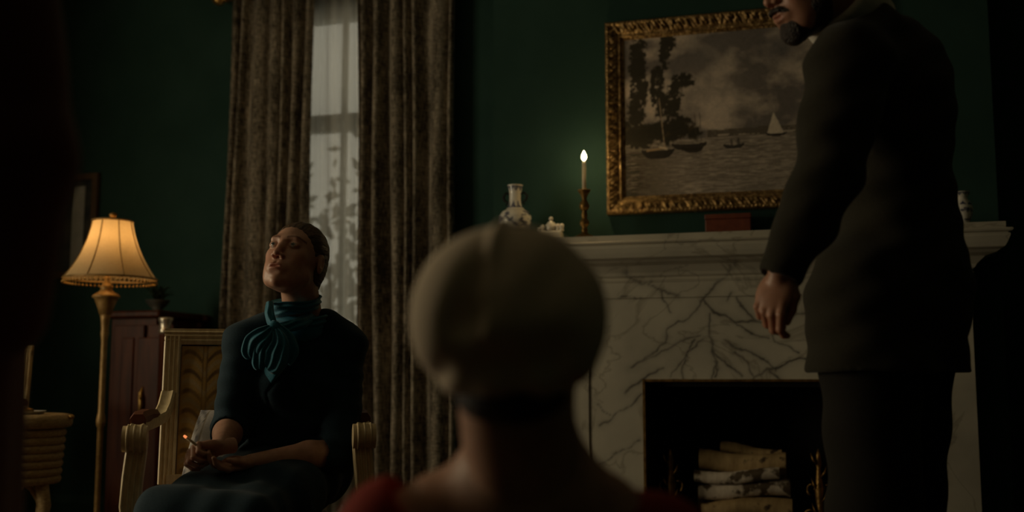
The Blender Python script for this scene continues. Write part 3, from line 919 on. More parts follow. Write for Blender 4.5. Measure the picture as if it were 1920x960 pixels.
# trees on the left bank
def blob(x, y, rx, ry, jag=.55):
    q = ((gx - x) / rx) ** 2 + ((gy - y) / ry) ** 2 + (n3 - .5) * jag * 2.2 + (n2 - .5) * 1.3
    return np.clip((1.0 - q) * 2.2, 0, 1)
tree = np.zeros(len(gx))
for b_ in [(1196, 110, 22, 62), (1190, 200, 20, 60), (1205, 160, 15, 50), (1252, 92, 13, 40), (1262, 72, 14, 20), (1226, 165, 8, 45), (1240, 175, 14, 60), (1272, 165, 18, 24), (1292, 152, 22, 16), (1262, 200, 22, 40), (1280, 240, 26, 25), (1200, 250, 42, 28), (1245, 245, 40, 28), (1170, 245, 16, 30), (1305, 250, 18, 18)]:
    tree = np.maximum(tree, blob(*b_))
tree *= (gy < 276)
c = mixc(c, (.020, .017, .009), tree * .97)
c = mixc(c, (.075, .048, .018), tree * np.clip((n2 - .55) * 3, 0, 1) * np.clip((gy - 215) / 40, 0, 1))
def seg(x0, y0, x1, y1, w_, col, k=.8):
    global c
    a = np.array([x0, y0]); b_ = np.array([x1, y1]); q = np.stack([gx, gy], -1) - a; ab = b_ - a
    t_ = np.clip(q @ ab / (ab @ ab), 0, 1); d = np.linalg.norm(q - t_[:, None] * ab, axis=-1)
    c = mixc(c, col, np.clip((w_ - d) * 1.4 + .5, 0, 1) * k)
def hull(x0, x1, y, h, col, k=.95):
    global c
    tt = (gx - (x0 + x1) / 2) / ((x1 - x0) / 2)
    c = mixc(c, col, ((np.abs(tt) < 1) & (gy > y + 4 * tt ** 2 * 0 - 3 * tt ** 2) & (gy < y + h * (1 - tt ** 4))).astype(float) * k)
hull(1200, 1268, 282, 15, (.016, .013, .009)); hull(1262, 1334, 273, 11, (.018, .014, .010)); hull(1285, 1326, 281, 8, (.02, .015, .01))
seg(1212, 281, 1250, 277, 1.6, (.30, .20, .10)); seg(1238, 182, 1248, 277, 1.0, (.30, .23, .15)); seg(1310, 216, 1313, 268, .8, (.05, .04, .03)); seg(1320, 214, 1323, 268, .8, (.05, .04, .03)); seg(1238, 275, 1252, 279, 2.0, (.45, .38, .28))
hull(1366, 1408, 279, 7, (.025, .022, .018)); seg(1340, 288, 1366, 284, .7, (.05, .045, .04)); seg(1408, 282, 1436, 285, .7, (.05, .045, .04)); seg(1382, 270, 1383, 279, 2.4, (.06, .05, .04)); seg(1396, 269, 1396, 279, 2.6, (.04, .035, .03)); seg(1388, 273, 1388, 279, 1.6, (.30, .25, .2))
sail = ((gy > 222) & (gy < 263) & (gx > 1466 - (gy - 222) * .34) & (gx < 1466 + (gy - 222) * .48)).astype(float)
c = mixc(c, (.50, .43, .33), sail * .85); hull(1450, 1490, 263, 4, (.02, .017, .014))
mesh_obj('canvas', cp, grid_faces(nu, nv)[:, ::-1], MAT['canvas'], pic, pc, True, cols=np.clip(1.65 * c * (.88 + .24 * n3[:, None]), 0, 1))
MB().box((FX0 + .03, YC - .010, FZ0 + .03), (FX1 - .03, YC - .002, FZ1 - .03)).build('backing_board', MAT['walnut'], pic, pc)

# ================================================================ THINGS ON THE MANTEL SHELF
def shelf_pt(px, Y): 
    return np.array([onY(px, 440, Y)[0], Y, ZT])
# large vase
def vase_cols(v, h, kind):
    a = np.arctan2(v[:, 1], v[:, 0]); z = v[:, 2] / h
    n = valnoise(a * 3.2 + 20, z * 16, 2 + kind, 3); n2_ = valnoise(a * 8 + 20, z * 34, 5 + kind, 2)
    blue = np.zeros(len(v))
    blue = np.maximum(blue, np.clip((n - .50) * 9, 0, 1) * ((z > .08) & (z < .56)))
    blue = np.maximum(blue, np.clip(1 - np.abs(z - .045) / .012, 0, 1))
    tooth = np.abs(((a * 8 / (2 * np.pi)) % 1) - .5) * 2
    blue = np.maximum(blue, ((z > .60) & (z < .60 + .13 * tooth)).astype(float))
    blue = np.maximum(blue, ((z > .97 - .07 * (1 - tooth) - .02) & (z < .985)).astype(float) * .9)
    blue *= np.clip(.55 + n2_ * .7, 0, 1)
    return np.array([1, 1, 1.0])[None] * (1 - blue[:, None]) + np.array([.035, .05, .16])[None] * blue[:, None]
def vase(name, label, pos, h, prof, kind, handles=True, group=None):
    r = empty(name, pos, label, 'vase', group)
    pr = []
    for (r0, z0), (r1, z1) in zip(prof[:-1], prof[1:]):
        for t_ in np.linspace(0, 1, 9)[:-1]: pr.append((r0 + (r1 - r0) * t_, z0 + (z1 - z0) * t_))
    pr.append(prof[-1]); pr.append((prof[-1][0] * .8, prof[-1][1] - .004))
    b = MB().lathe([(x * h, z * h) for x, z in pr], n=72)
    o = b.build('body', MAT['porcelain'], r, smooth=True, cols=vase_cols(np.array(b.v), h, kind))
    if handles:
        for s in (-1, 1):
            MB().tube([(s * .085 * h, 0, .84 * h), (s * .16 * h, 0, .87 * h), (s * .21 * h, 0, .81 * h), (s * .19 * h, 0, .74 * h), (s * .13 * h, 0, .70 * h), (s * .17 * h, 0, .66 * h)], [.012 * h, .02 * h, .024 * h, .022 * h, .018 * h, .012 * h], 8).build('handle', MAT['black_metal'], r, smooth=True)
    return r
vp = shelf_pt(966, 4.36)
vz = proj(vp)[1]; hv = (vz - 346) / (FPX / ((vp - CAM) @ Fv)) 
vase('porcelain_vase', 'blue and white porcelain vase with a tall neck and dark ears beside the candlestick', vp, hv,
     [(.17, 0), (.18, .03), (.20, .08), (.255, .22), (.285, .36), (.275, .46), (.225, .54), (.165, .575), (.135, .61), (.108, .68), (.10, .75), (.10, .86), (.115, .93), (.128, .985), (.132, 1.0)], 0, group='porcelain vases on the mantel shelf')
vp2 = shelf_pt(1806, 4.36)
vase('porcelain_vase', 'blue and white porcelain vase at the bare end of the mantel shelf', vp2, .135,
     [(.20, 0), (.22, .04), (.19, .10), (.26, .30), (.30, .50), (.27, .66), (.17, .78), (.15, .84), (.22, .96), (.24, 1.0)], 7, handles=False, group='porcelain vases on the mantel shelf')
# porcelain figure group: little cups and a seated figure on a scrolled base
gp = shelf_pt(1033, 4.36)
ink = empty('porcelain_ornament', gp, 'small white porcelain ornament with knobbed finials beside the tall vase', 'ornament')
b = MB(); b.box((-.055, -.028, 0), (.055, .028, .012), .004); b.box((-.05, -.024, .012), (.05, .024, .045), .008)
b.build('base', MAT['porcelain_plain'], ink)
for x, hh in ((-.036, .075), (.030, .078), (.047, .078), (-.050, .055)):
    MB().lathe([(.009, .044), (.011, .05), (.007, .055), (.010, .062), (.011, hh - .008), (.006, hh - .002), (.002, hh)], (x, 0, 0), 12).build('cup', MAT['porcelain_plain'], ink, smooth=True)
b = MB(); b.lathe([(.016, .044), (.020, .055), (.019, .07), (.011, .085), (.006, .090)], (0, 0, 0), 14); b.ball((.0005, 0, .099), .0095, 12)
b.tube([(-.010, 0, .083), (-.019, -.004, .070), (-.010, -.015, .060)], .004, 8); b.tube([(.010, 0, .083), (.021, -.004, .072), (.014, -.014, .060)], .004, 8)
b.build('figure', MAT['porcelain_plain'], ink, smooth=True)
# candlestick, candle and flame
kp = shelf_pt(1096, 4.33); kd = FPX / ((kp - CAM) @ Fv)
cs = empty('candlestick', kp, 'turned dark brass candlestick holding the lit candle on the mantel shelf', 'candlestick')
kz = proj(kp)[1]; hs = (kz - 354) / kd
q = hs / .19
MB().lathe([(.040, 0), (.042, .006), (.034, .014), (.020, .020), (.012, .026), (.010, .032), (.013, .036), (.0095, .040), (.009, .048), (.016, .056), (.018, .064), (.014, .074), (.008, .080), (.010, .084), (.0115, .094), (.0085, .106), (.008, .110), (.016, .116), (.0185, .128), (.015, .140), (.0085, .148), (.009, .156), (.012, .164), (.015, .172), (.0235, .184), (.024, .188), (.012, .190)], n=28).build('stem', MAT['dark_brass'], cs, smooth=True).scale = (q, q, q)
cd = empty('candle', kp + np.array([0, 0, hs]), 'slim cream candle burning in the brass candlestick', 'candle')
ch = (354 - 301) / kd
MB().lathe([(.0085, -.004), (.0083, ch * .3), (.0078, ch * .97), (.0065, ch), (.002, ch - .003)], n=20).build('shaft', MAT['wax'], cd, smooth=True)
MB().tube([(0, 0, ch - .003), (.0005, 0, ch + .009)], .0009, 6).build('wick', MAT['black_metal'], cd)
MB().lathe([(.0012, 0), (.0085, .006), (.0115, .014), (.0105, .023), (.0065, .033), (.002, .042), (.0003, .046)], (0, 0, ch + .004), 16).build('flame', MAT['flame'], cd, smooth=True)
light('candle_light', 'POINT', tuple(kp + np.array([0, 0, hs + ch + .022])), 19.0, (1.0, 0.68, 0.30), shadow_soft_size=.012)
# red-brown box
bp0 = shelf_pt(1324, 4.43); bp1 = shelf_pt(1409, 4.43)
bx_h = (proj((bp0 + bp1) / 2)[1] - 402) / (FPX / (((bp0 + bp1) / 2 - CAM) @ Fv))
bxo = empty('leather_box', ((bp0 + bp1) / 2), 'flat red-brown leather box standing on the mantel shelf below the painting', 'box')
wbx = np.linalg.norm(bp1 - bp0) / 2
MB().box((-wbx, -.03, 0), (wbx, .03, bx_h * .78), .003).build('case', MAT['red_box'], bxo)
MB().box((-wbx - .002, -.032, bx_h * .79), (wbx + .002, .032, bx_h), .003).build('lid', MAT['red_box'], bxo)

# ================================================================ FIREPLACE: logs and andirons
LYc = 4.56
def log(px0, px1, py, rad, mat, label, Y=LYc, tilt=0.0, seed=0):
    a = onY(px0, py, Y); b = onY(px1, py - tilt, Y)
    a[1] += RNG.uniform(-.004, .004)
    r = np.random.default_rng(seed + 50)
    L_ = np.linalg.norm(b - a); ctr = (a + b) / 2
    root = empty('birch_log', ctr, label, 'log', 'birch logs stacked in the fireplace')
    n, m_ = 18, 20; vs_ = []
    dirv = (b - a) / L_; up = np.array([0, 0, 1.0]); sd = np.cross(dirv, up)
    for i in range(n):
        t_ = i / (n - 1)
        c_ = dirv * (t_ - .5) * L_ + up * .010 * math.sin(t_ * 5 + seed) + sd * .008 * math.cos(t_ * 4 + seed)
        for k in range(m_):
            g = 2 * math.pi * k / m_
            rr = rad * (1 + .06 * math.sin(3 * g + seed + 4 * t_) + .04 * math.sin(9 * t_ + seed) + .03 * r.normal())
            vs_.append(c_ + rr * (math.cos(g) * sd + math.sin(g) * up))
    b_ = MB(); b_.add(vs_, grid_faces(n, m_).tolist() + [(i * m_ + m_ - 1, (i + 1) * m_ + m_ - 1, (i + 1) * m_, i * m_) for i in range(n - 1)])
    b_.build('bark', mat, root, smooth=True)
    for s in (0, n - 1):
        MB().add([np.array(vs_[s * m_ + k]) * 1.0 for k in range(m_)] + [np.mean(vs_[s * m_:(s + 1) * m_], 0) + dirv * (.004 if s else -.004)], [(k, (k + 1) % m_, m_) for k in range(m_)]).build('cut_end', MAT['birch_end'], root)
log(1352, 1466, 843, .026, MAT['birch_tan'], 'slim tan birch log lying topmost on the log stack', Y=LYc + .06, tilt=-10, seed=1)
log(1312, 1474, 866, .044, MAT['birch_tan'], 'thick smooth tan birch log near the top of the log stack', Y=LYc, tilt=-4, seed=2)
log(1302, 1462, 893, .025, MAT['birch_white'], 'crooked thin white birch log under the tan log', Y=LYc - .05, tilt=2, seed=3)
log(1310, 1482, 917, .034, MAT['birch_white'], 'white birch log with dark bark patches in the middle of the stack', Y=LYc - .013, tilt=0, seed=4)
log(1316, 1486, 957, .042, MAT['birch_tan'], 'thick tan birch log low in the log stack', Y=LYc - .03, tilt=2, seed=5)
log(1312, 1480, proj(np.array([-.33, LYc + .09, .252]))[1], .060, MAT['birch_tan'], 'thick tan birch log lying lowest at the back of the log stack', Y=LYc + .09, tilt=2, seed=6)
log(1318, 1474, proj(np.array([-.33, LYc + .075, .368]))[1], .049, MAT['birch_tan'], 'tan birch log at the back of the stack, under the topmost log', Y=LYc + .075, tilt=0, seed=7)
zg = .10
lo1 = proj(np.array([0, LYc, .195]))[1]
g0 = onY(1305, 900, LYc); g1 = onY(1490, 900, LYc)
gr = empty('fire_grate', ((g0[0] + g1[0]) / 2, LYc, .03), 'black iron fire grate under the birch logs', 'grate')
gb = MB(); w2 = (g1[0] - g0[0]) / 2
zt = onY(1400, 961, LYc - .03)[2] - .044 - .03 - .012
for k in range(7):
    x = -w2 + .02 + k * (2 * w2 - .04) / 6
    MB().tube([(x, -.14, zt + .05), (x, -.13, zt), (x, .185, zt), (x, .195, zt + .05)], .008, 8).build('bar', MAT['black_metal'], gr, smooth=True)
MB().tube([(-w2, -.10, zt - .012), (w2, -.10, zt - .012)], .010, 8).build('cross_bar', MAT['black_metal'], gr, smooth=True)
MB().tube([(-w2, .10, zt - .012), (w2, .10, zt - .012)], .010, 8).build('cross_bar', MAT['black_metal'], gr, smooth=True)
for x in (-w2 + .01, w2 - .01):
    for y in (-.10, .10):
        MB().tube([(x, y, zt - .012), (x, y, 0)], .010, 8).build('leg', MAT['black_metal'], gr, smooth=True)
def andiron(px, label, flip):
    p = onY(px, 900, LYc - .10); p[2] = .03
    r = empty('andiron', p, label, 'andiron', 'pair of brass andirons')
    H = onY(px, 842, LYc - .10)[2] - .03
    b = MB()
    b.lathe([(.030, 0), (.032, .01), (.020, .03), (.014, .06), (.022, .10), (.026, .14), (.020, .18), (.012, .24), (.016, .28), (.020, .32), (.013, .36), (.009, H * .84), (.013, H * .88), (.010, H * .94), (.003, H)], n=16)
    b.build('shaft', MAT['dark_brass'], r, smooth=True)
    for s in (-1, 1):
        for z0_, k in ((.02, 1.0), (.17, .8), (.29, .55)):
            pts = []
            for i in range(15):
                a = i / 14 * 4.6 - 1.2
                rad = (.042 - .0021 * i) * k
                pts.append((s * (.014 + .024 * k + rad * math.cos(a)), -.006 * math.sin(i), z0_ + .05 * k + 1.25 * rad * math.sin(a)))
            MB().tube(pts, [.0075 * k * (1 - .04 * i) for i in range(15)], 8).build('scroll', MAT['dark_brass'], r, smooth=True)
    for i in range(7):
        z_ = .12 + i * (H - .18) / 6; s = 1 if i % 2 else -1
        MB().tube([(s * .008, -.01, z_), (s * .022, -.014, z_ + .018), (s * .030, -.008, z_ + .045)], [.006, .009, .002], 8, flat=.5).build('leaf', MAT['dark_brass'], r, smooth=True)
    MB().box((-.012, .0, .10), (.012, .30, .125), .003).build('billet_bar', MAT['black_metal'], r)
    MB().box((-.012, .27, 0), (.012, .295, .10), .003).build('rear_foot', MAT['black_metal'], r)
    MB().box((-.055, -.03, 0), (.055, .03, .014), .004).build('base', MAT['dark_brass'], r)
andiron(1258, 'ornate scrolled brass andiron on the side of the candlestick', 1)
andiron(1536, "ornate scrolled brass andiron on the side of the man's legs", -1)

# ================================================================ FLOOR LAMP
lp = at(207, 520, 4.72); ld = FPX / 4.72
zfin = at(205, 396, 4.72)[2]; ztop = at(205, 413, 4.72)[2]; zbot = at(205, 523, 4.72)[2]
lp0 = np.array([lp[0], lp[1], 0.0])
lamp = empty('floor_lamp', lp0, 'lit brass floor lamp with a pale bell shaped shade and bead fringe', 'floor lamp')
rt, rb = 36 / ld, 83 / ld
def shade_r(t): return rt + (rb - rt) * (0.42 * t + 0.58 * t ** 2.3)
nseg = 48
pr = [(shade_r(t), ztop + (zbot - ztop) * t) for t in np.linspace(0, 1, 22)]
MB().lathe(pr, n=nseg, cap=False).build('lamp_shade', MAT['shade'], lamp, smooth=True)
shade_o = [o for o in lamp.children if o.name.startswith('lamp_shade')][0]
for k in range(8):
    a = math.radians(262) + YAW + k * math.pi / 4
    MB().tube([((r + .0015) * math.cos(a), (r + .0015) * math.sin(a), z) for r, z in pr], .0026, 6).build('seam_braid', MAT['lamp_wood'], shade_o, smooth=True)
for r, z in (pr[0], pr[-1]):
    MB().tube([((r + .001) * math.cos(g), (r + .001) * math.sin(g), z) for g in np.linspace(0, 2 * math.pi, 49)], .0042, 8, cap=False).build('rim_braid', MAT['lamp_wood'], shade_o, smooth=True)
bead = MB(); bead.tube([(0, 0, 0), (0, 0, -.010)], .0010, 5); bead.ball((0, 0, -.016), .0062, 8)
bo = None
for k in range(64):
    g = 2 * math.pi * k / 64
    pos = (rb * math.cos(g), rb * math.sin(g), zbot - .002)
    if bo is None:
        bo = bead.build('fringe_bead', MAT['brass'], shade_o, smooth=True); bo.location = pos
    else:
        c_ = bo.copy(); COL.objects.link(c_); c_.parent = shade_o; c_.location = pos
MB().lathe([(.006, ztop - .03), (.007, ztop), (.013, ztop + .004), (.008, ztop + .012), (.007, zfin - .030), (.013, zfin - .022), (.018, zfin - .012), (.014, zfin - .004), (.003, zfin)], n=16).build('finial', MAT['dark_brass'], lamp, smooth=True)
zu0, zu1 = at(190, 590, 4.72)[2], at(190, 530, 4.72)[2]; du = zu1 - zu0
off = -14 / ld * Rv
pole_prof = [(.012, .035), (.014, .06), (.012, .09), (.0125, at(0, 800, 4.72)[2] - .0), (.018, at(0, 797, 4.72)[2]), (.020, at(0, 788, 4.72)[2]), (.017, at(0, 778, 4.72)[2]), (.0135, at(0, 772, 4.72)[2]), (.013, at(0, 640, 4.72)[2]), (.015, at(0, 634, 4.72)[2]), (.018, at(0, 625, 4.72)[2]), (.016, at(0, 618, 4.72)[2]), (.019, at(0, 600, 4.72)[2]), (.024, zu0 + .01)]
sx, sy = off[0] * .45, off[1] * .45
MB().lathe(pole_prof, (sx, sy, 0), 20).build('pole', MAT['lamp_wood'], lamp, smooth=True)
MB().lathe([(.026, zu0), (.034, zu0 + .2 * du), (.046, zu0 + .42 * du), (.050, zu0 + .50 * du), (.060, zu0 + .54 * du), (.056, zu0 + .60 * du), (.034, zu0 + .70 * du), (.024, zu0 + .78 * du), (.030, zu0 + .86 * du), (.022, zu0 + .92 * du), (.012, zu1), (.010, zu1 + .05)], (sx, sy, 0), 24).build('urn', MAT['lamp_wood'], lamp, smooth=True)
MB().lathe([(.14, 0), (.145, .012), (.12, .022), (.06, .032), (.03, .045), (.02, .07)], (sx, sy, 0), 32).build('base', MAT['lamp_wood'], lamp, smooth=True)
# harp and bulb
MB().tube([(sx, sy, zu1 + .04), (.03 + sx, sy, zu1 + .10), (.035, 0, zu1 + .16), (.0, 0, ztop - .01)], .0025, 6).build('harp', MAT['brass'], lamp, smooth=True)
MB().lathe([(.012, 0), (.014, .02), (.026, .045), (.030, .065), (.022, .085), (.004, .094)], (sx * .5, sy * .5, zu1 + .05), 16).build('bulb', emit('warm_bulb', (1.0, .62, .26), 3.0), lamp, smooth=True)
LAMP_LIGHT = light('lamp_bulb_light', 'POINT', (lp0[0] + .0, lp0[1] + .0, zu1 + .19), 1.05, (1.0, .60, .24), shadow_soft_size=.03)
cordp = [lp0 + np.array([sx, sy, .02]) - Rv * .02, at(168, 946, 4.6), at(150, 928, 4.5), at(133, 905, 4.45), at(120, 880, 4.42)]
# cord drooping from the lamp foot to the floor behind the table
c0 = lp0 + np.array([sx, sy, .012])
MB().tube([c0 - Rv * .13, c0 - Rv * .20 + np.array([0, 0, -.008]), c0 - Rv * .34 - Fh * .1 + np.array([0, 0, -.008]), c0 - Rv * .5 + Fh * .1 + np.array([0, 0, -.008])], .004, 6).build('cord', MAT['black_metal'], lamp, (lp0[0], lp0[1], 0), True)

# ================================================================ CABINET
CBY = 4.42
X0, X1 = onY(188, 700, CBY)[0], cx(398, 900) - .07
CZ = onY(300, 581, CBY)[2]
cc = ((X0 + X1) / 2, (CBY + YB) / 2, 0)
cab = empty('cabinet', cc, 'dark red mahogany cabinet with brass mounts behind the gilt armchair', 'cabinet')
yb_ = YB - .02
MB().box((X0 + .03, CBY + .03, .08), (X1 - .03, yb_, CZ - .035), .004).build('body', MAT['mahogany'], cab, cc)
MB().box((X0, CBY, CZ - .035), (X1, yb_, CZ), .010).build('top', MAT['mahogany'], cab, cc)
MB().box((X0 + .01, CBY + .01, 0), (X1 - .01, yb_, .08), .006).build('plinth', MAT['mahogany'], cab, cc)
xd = onY(262, 750, CBY)[0]; xcol = onY(308, 600, CBY)[0]
for xa, xb, hs_ in ((X0 + .06, xd + .004, 1), (xcol + .04, X1 - .06, -1)):
    d_ = MB().box((xa, CBY + .012, .12), (xb - .004, CBY + .032, CZ - .07), .003).build('door', MAT['mahogany'], cab, cc)
    MB().box((xa + .05, CBY + .004, .18), (xb - .054, CBY + .013, CZ - .13), .004).build('door_panel', MAT['mahogany'], d_, cc)
zh0, zh1 = onY(260, 790, CBY)[2], onY(260, 725, CBY)[2]
esc = MB(); 
esc.tube([(xd + .012, CBY + .004, zh0), (xd + .006, CBY - .004, zh0 + .03), (xd + .012, CBY - .008, (zh0 + zh1) / 2), (xd + .006, CBY - .004, zh1 - .03), (xd + .012, CBY + .004, zh1)], [.004, .010, .012, .010, .004], 10)
esc.ball((xd + .010, CBY - .010, (zh0 + zh1) / 2 + .03), .012, 10)
esc.build('mount', MAT['brass'], cab, cc, True)
MB().lathe([(.028, .08), (.028, CZ - .12), (.030, CZ - .115)], (xcol, CBY + .014, 0), 24).build('corner_column', MAT['mahogany'], cab, cc, True)
MB().lathe([(.030, CZ - .115), (.034, CZ - .10), (.029, CZ - .09), (.030, CZ - .06), (.036, CZ - .045), (.034, CZ - .036)], (xcol, CBY + .014, 0), 24).build('highlight_capital', P('highlight_metal', (.55, .50, .40), (.70, .64, .52), 30, .3, metal=.8), cab, cc, True)  # pale metal capital added to give the column its bright reflection
# bowl with a low plant on the cabinet
pp = onY(296, 560, CBY + .16); pp[2] = CZ
bw = empty('planted_bowl', pp, 'small dark bowl with a low plant on top of the cabinet', 'plant')
MB().lathe([(.030, 0), (.034, .006), (.022, .014), (.045, .035), (.058, .055), (.060, .06), (.054, .058)], n=24).build('bowl', MAT['bronze_mat'], bw, smooth=True)
lv = MB()
for k in range(26):
    a = RNG.uniform(0, 6.28); r_ = RNG.uniform(.01, .07); hgt = RNG.uniform(.03, .085)
    p0 = np.array([.2 * r_ * math.cos(a), .2 * r_ * math.sin(a), .05]); p1 = np.array([r_ * math.cos(a), r_ * math.sin(a), .05 + hgt]); p2 = p1 + np.array([.02 * math.cos(a), .02 * math.sin(a), -.004])
    lv.tube([p0, (p0 + p1) / 2 + np.array([0, 0, .012]), p1, p2], [.002, .009, .008, .001], 6, flat=.25)
tag(lv.build('foliage', MAT['plant'], bw, smooth=True), kind='stuff')

# framed print on the back wall, its mount pale
PX_ = onY(183, 370, YB - .02)[0]; pz1 = onY(180, 324, YB - .02)[2]; mz1 = onY(150, 349, YB - .02)[2]; mx1 = onY(156, 400, YB - .02)[0]; mx0 = onY(134, 400, YB - .02)[0]
pz0 = onY(180, 520, YB - .02)[2]
wp = .54
prt = empty('framed_print', (PX_ - wp / 2, YB, pz0), 'wood framed print with a pale inner mount hanging behind the floor lamp', 'picture')
po = (PX_ - wp / 2, YB, pz0); fwd_ = .035
for lo, hi in (((PX_ - fwd_, YB - .03, pz0), (PX_, YB - .001, pz1)), ((PX_ - wp, YB - .03, pz0), (PX_ - wp + fwd_, YB - .001, pz1)), ((PX_ - wp + fwd_, YB - .03, pz1 - fwd_), (PX_ - fwd_, YB - .001, pz1)), ((PX_ - wp + fwd_, YB - .03, pz0), (PX_ - fwd_, YB - .001, pz0 + fwd_))):
    MB().box(lo, hi, .005).build('frame_rail', MAT['walnut'], prt, po)
MB().box((PX_ - wp + fwd_, YB - .010, pz0 + fwd_), (PX_ - fwd_, YB - .002, pz1 - fwd_)).build('backing', MAT['bronze_mat'], prt, po)
MB().box((mx0, YB - .014, pz0 + fwd_ + .02), (mx1, YB - .010, mz1)).build('mount_strip', MAT['paper'], prt, po)

# ================================================================ ROUND WICKER TABLE
td = 4.2; tk = FPX / td
tp = at(38, 780, td); ztab = at(38, 776, td)[2]; tp[2] = 0
zdr0, zdr1 = at(38, 905, td)[2], at(38, 800, td)[2]
tb = empty('drum_table', tp, 'round tan wicker drum table on curved legs beside the floor lamp', 'table')
Rr = 92 / tk
MB().lathe([(Rr - .03, zdr1 - .006), (Rr - .006, zdr1), (Rr, zdr1 + .012), (Rr, ztab - .018), (Rr - .008, ztab - .004), (Rr - .03, ztab), (.01, ztab)], n=48).build('tabletop', MAT['wicker'], tb, smooth=True)
for k in range(7):
    za = zdr0 + (zdr1 - .008 - zdr0) * k / 7; zb = zdr0 + (zdr1 - .008 - zdr0) * (k + 1) / 7; zm = (za + zb) / 2; r0 = Rr - .022 - .002 * (7 - k)
    MB().lathe([(r0 - .006, za), (r0, za + .004), (r0 + .004, zm), (r0, zb - .004), (r0 - .006, zb)], n=48).build('woven_band', MAT['wicker'], tb, smooth=True)
for k in range(4):
    a = YAW + math.pi / 4 * 0 + k * math.pi / 2 - .35
    ca, sa = math.cos(a), math.sin(a)
    MB().tube([((Rr - .07) * ca, (Rr - .07) * sa, zdr0 + .005), ((Rr - .05) * ca, (Rr - .05) * sa, zdr0 - .08), ((Rr - .075) * ca, (Rr - .075) * sa, .16), ((Rr - .03) * ca, (Rr - .03) * sa, .020), ((Rr - .025) * ca, (Rr - .025) * sa, 0.0125)], [.026, .024, .018, .016, .014], 10).build('leg', MAT['wicker'], tb, smooth=True)
    MB().tube([((Rr - .16) * ca, (Rr - .16) * sa, zdr0 - .002), ((Rr - .12) * ca, (Rr - .12) * sa, zdr0 - .02), ((Rr - .085) * ca, (Rr - .085) * sa, zdr0 - .06), ((Rr - .065) * ca, (Rr - .065) * sa, zdr0 - .11)], .009, 8).build('brace', MAT['wicker'], tb, smooth=True)
kn = tb.location; 
MB().tube([tuple(Rv * (Rr - .004) + Zv * (ztab - .012)), tuple(Rv * (Rr + .010) + Zv * (ztab - .012)), tuple(Rv * (Rr + .018) + Zv * (ztab - .012))], [.004, .010, .006], 10).build('knob', MAT['brass'], tb, smooth=True)
tray = empty('oval_tray', tp + Rv * .045 - Fh * .06 + Zv * ztab, 'grey oval dish lying on the wicker drum table', 'dish')
MB().lathe([(.050, 0), (.068, .003), (.075, .012), (.078, .014), (.074, .013), (.062, .006), (.01, .005)], n=32).build('dish', MAT['paper'], tray, smooth=True)
MB().lathe([(.030, .006), (.033, .014), (.028, .022), (.012, .026), (.004, .028)], n=20).build('lid', MAT['dark_brass'], tray, smooth=True)

# ================================================================ ARMCHAIR
def sweep(path, sec):
    """carry a flat outline (x', z' in the plane across the path) along a path, for fluted rails"""
    p = [np.array(q, float) for q in path]; vs_, fs = [], []; n = len(sec); up = None
    for i, q in enumerate(p):
        t_ = p[min(i + 1, len(p) - 1)] - p[max(i - 1, 0)]; t_ /= np.linalg.norm(t_)
        if up is None: up = np.array([0, 0, 1.0]) if abs(t_[2]) < .8 else np.array([0, -1.0, 0])
        a = np.cross(t_, up); a /= np.linalg.norm(a); b_ = np.cross(a, t_); up = b_
        for u_, w_ in sec: vs_.append(q + a * u_ + b_ * w_)
    for j in range(len(p) - 1):
        for k in range(n): fs.append((j * n + k, j * n + (k + 1) % n, (j + 1) * n + (k + 1) % n, (j + 1) * n + k))
    fs += [tuple(range(n))[::-1], tuple((len(p) - 1) * n + k for k in range(n))]
    return MB().add(vs_, fs)
def fluted(w_, d_, nf=3, depth=.005):
    """rectangle section with flutes on its outer (b+) face and the two sides plain"""
    s = [(-w_ / 2, -d_ / 2)]
    s.append((-w_ / 2, d_ / 2 - .004)); s.append((-w_ / 2 + .004, d_ / 2))
    cell = (w_ - .012) / nf
    for i in range(nf):
        x = -w_ / 2 + .006 + i * cell
        s += [(x + cell * .12, d_ / 2), (x + cell * .3, d_ / 2 - depth), (x + cell * .7, d_ / 2 - depth), (x + cell * .88, d_ / 2)]
    s += [(w_ / 2 - .004, d_ / 2), (w_ / 2, d_ / 2 - .004), (w_ / 2, -d_ / 2)]
    return s
def palmette(X, Z, x0, x1, z0, z1):
    """woven damask: a rising spray of fronds on gold ground"""
    u = (X - (x0 + x1) / 2) / ((x1 - x0) / 2); v = (Z - z0) / (z1 - z0)
    base = np.tile(np.array([.52, .31, .085]), (len(u), 1)); n = valnoise(u * 14 + 30, v * 16, 3, 3)
    base = base * (.82 + .3 * n[:, None])
    dark = np.array([.11, .055, .018]); pale = np.array([.50, .40, .26])
    m_ = np.zeros(len(u)); p_ = np.zeros(len(u))
    uu = np.abs((((u + 1.02) / .68) % 1.0) * 2 - 1)
    env = np.clip((.95 - uu) * 6, 0, 1)
    for off, fr_, k_ in ((0.0, 6.5, 1.0), (.07, 6.5, .0)):
        f_ = (v + off - .11 * np.sin(np.clip(uu, 0, 1) * 2.5)) * fr_
        fr2 = np.abs((f_ % 1.0) - .5) * 2
        if k_:
            m_ = np.maximum(m_, np.clip((.34 - fr2) * 5, 0, 1) * env * np.clip((uu - .05) * 10, 0, 1))
            p_ = np.maximum(p_, np.clip((fr2 - .62) * 4, 0, 1) * env * .8)
    m_ = np.maximum(m_, np.clip((.05 - np.abs(uu - .07)) * 30, 0, 1) * .8)
    m_ = np.maximum(m_, np.clip((.03 - np.abs(uu - .95)) * 40, 0, 1) * .6)
    m_ *= .55 + .6 * valnoise(u * 5 + 3, v * 7, 17, 2)
    c_ = base * (1 - p_[:, None] * .6) + pale * p_[:, None] * .6
    return c_ * (1 - m_[:, None] * .85) + dark * m_[:, None] * .85
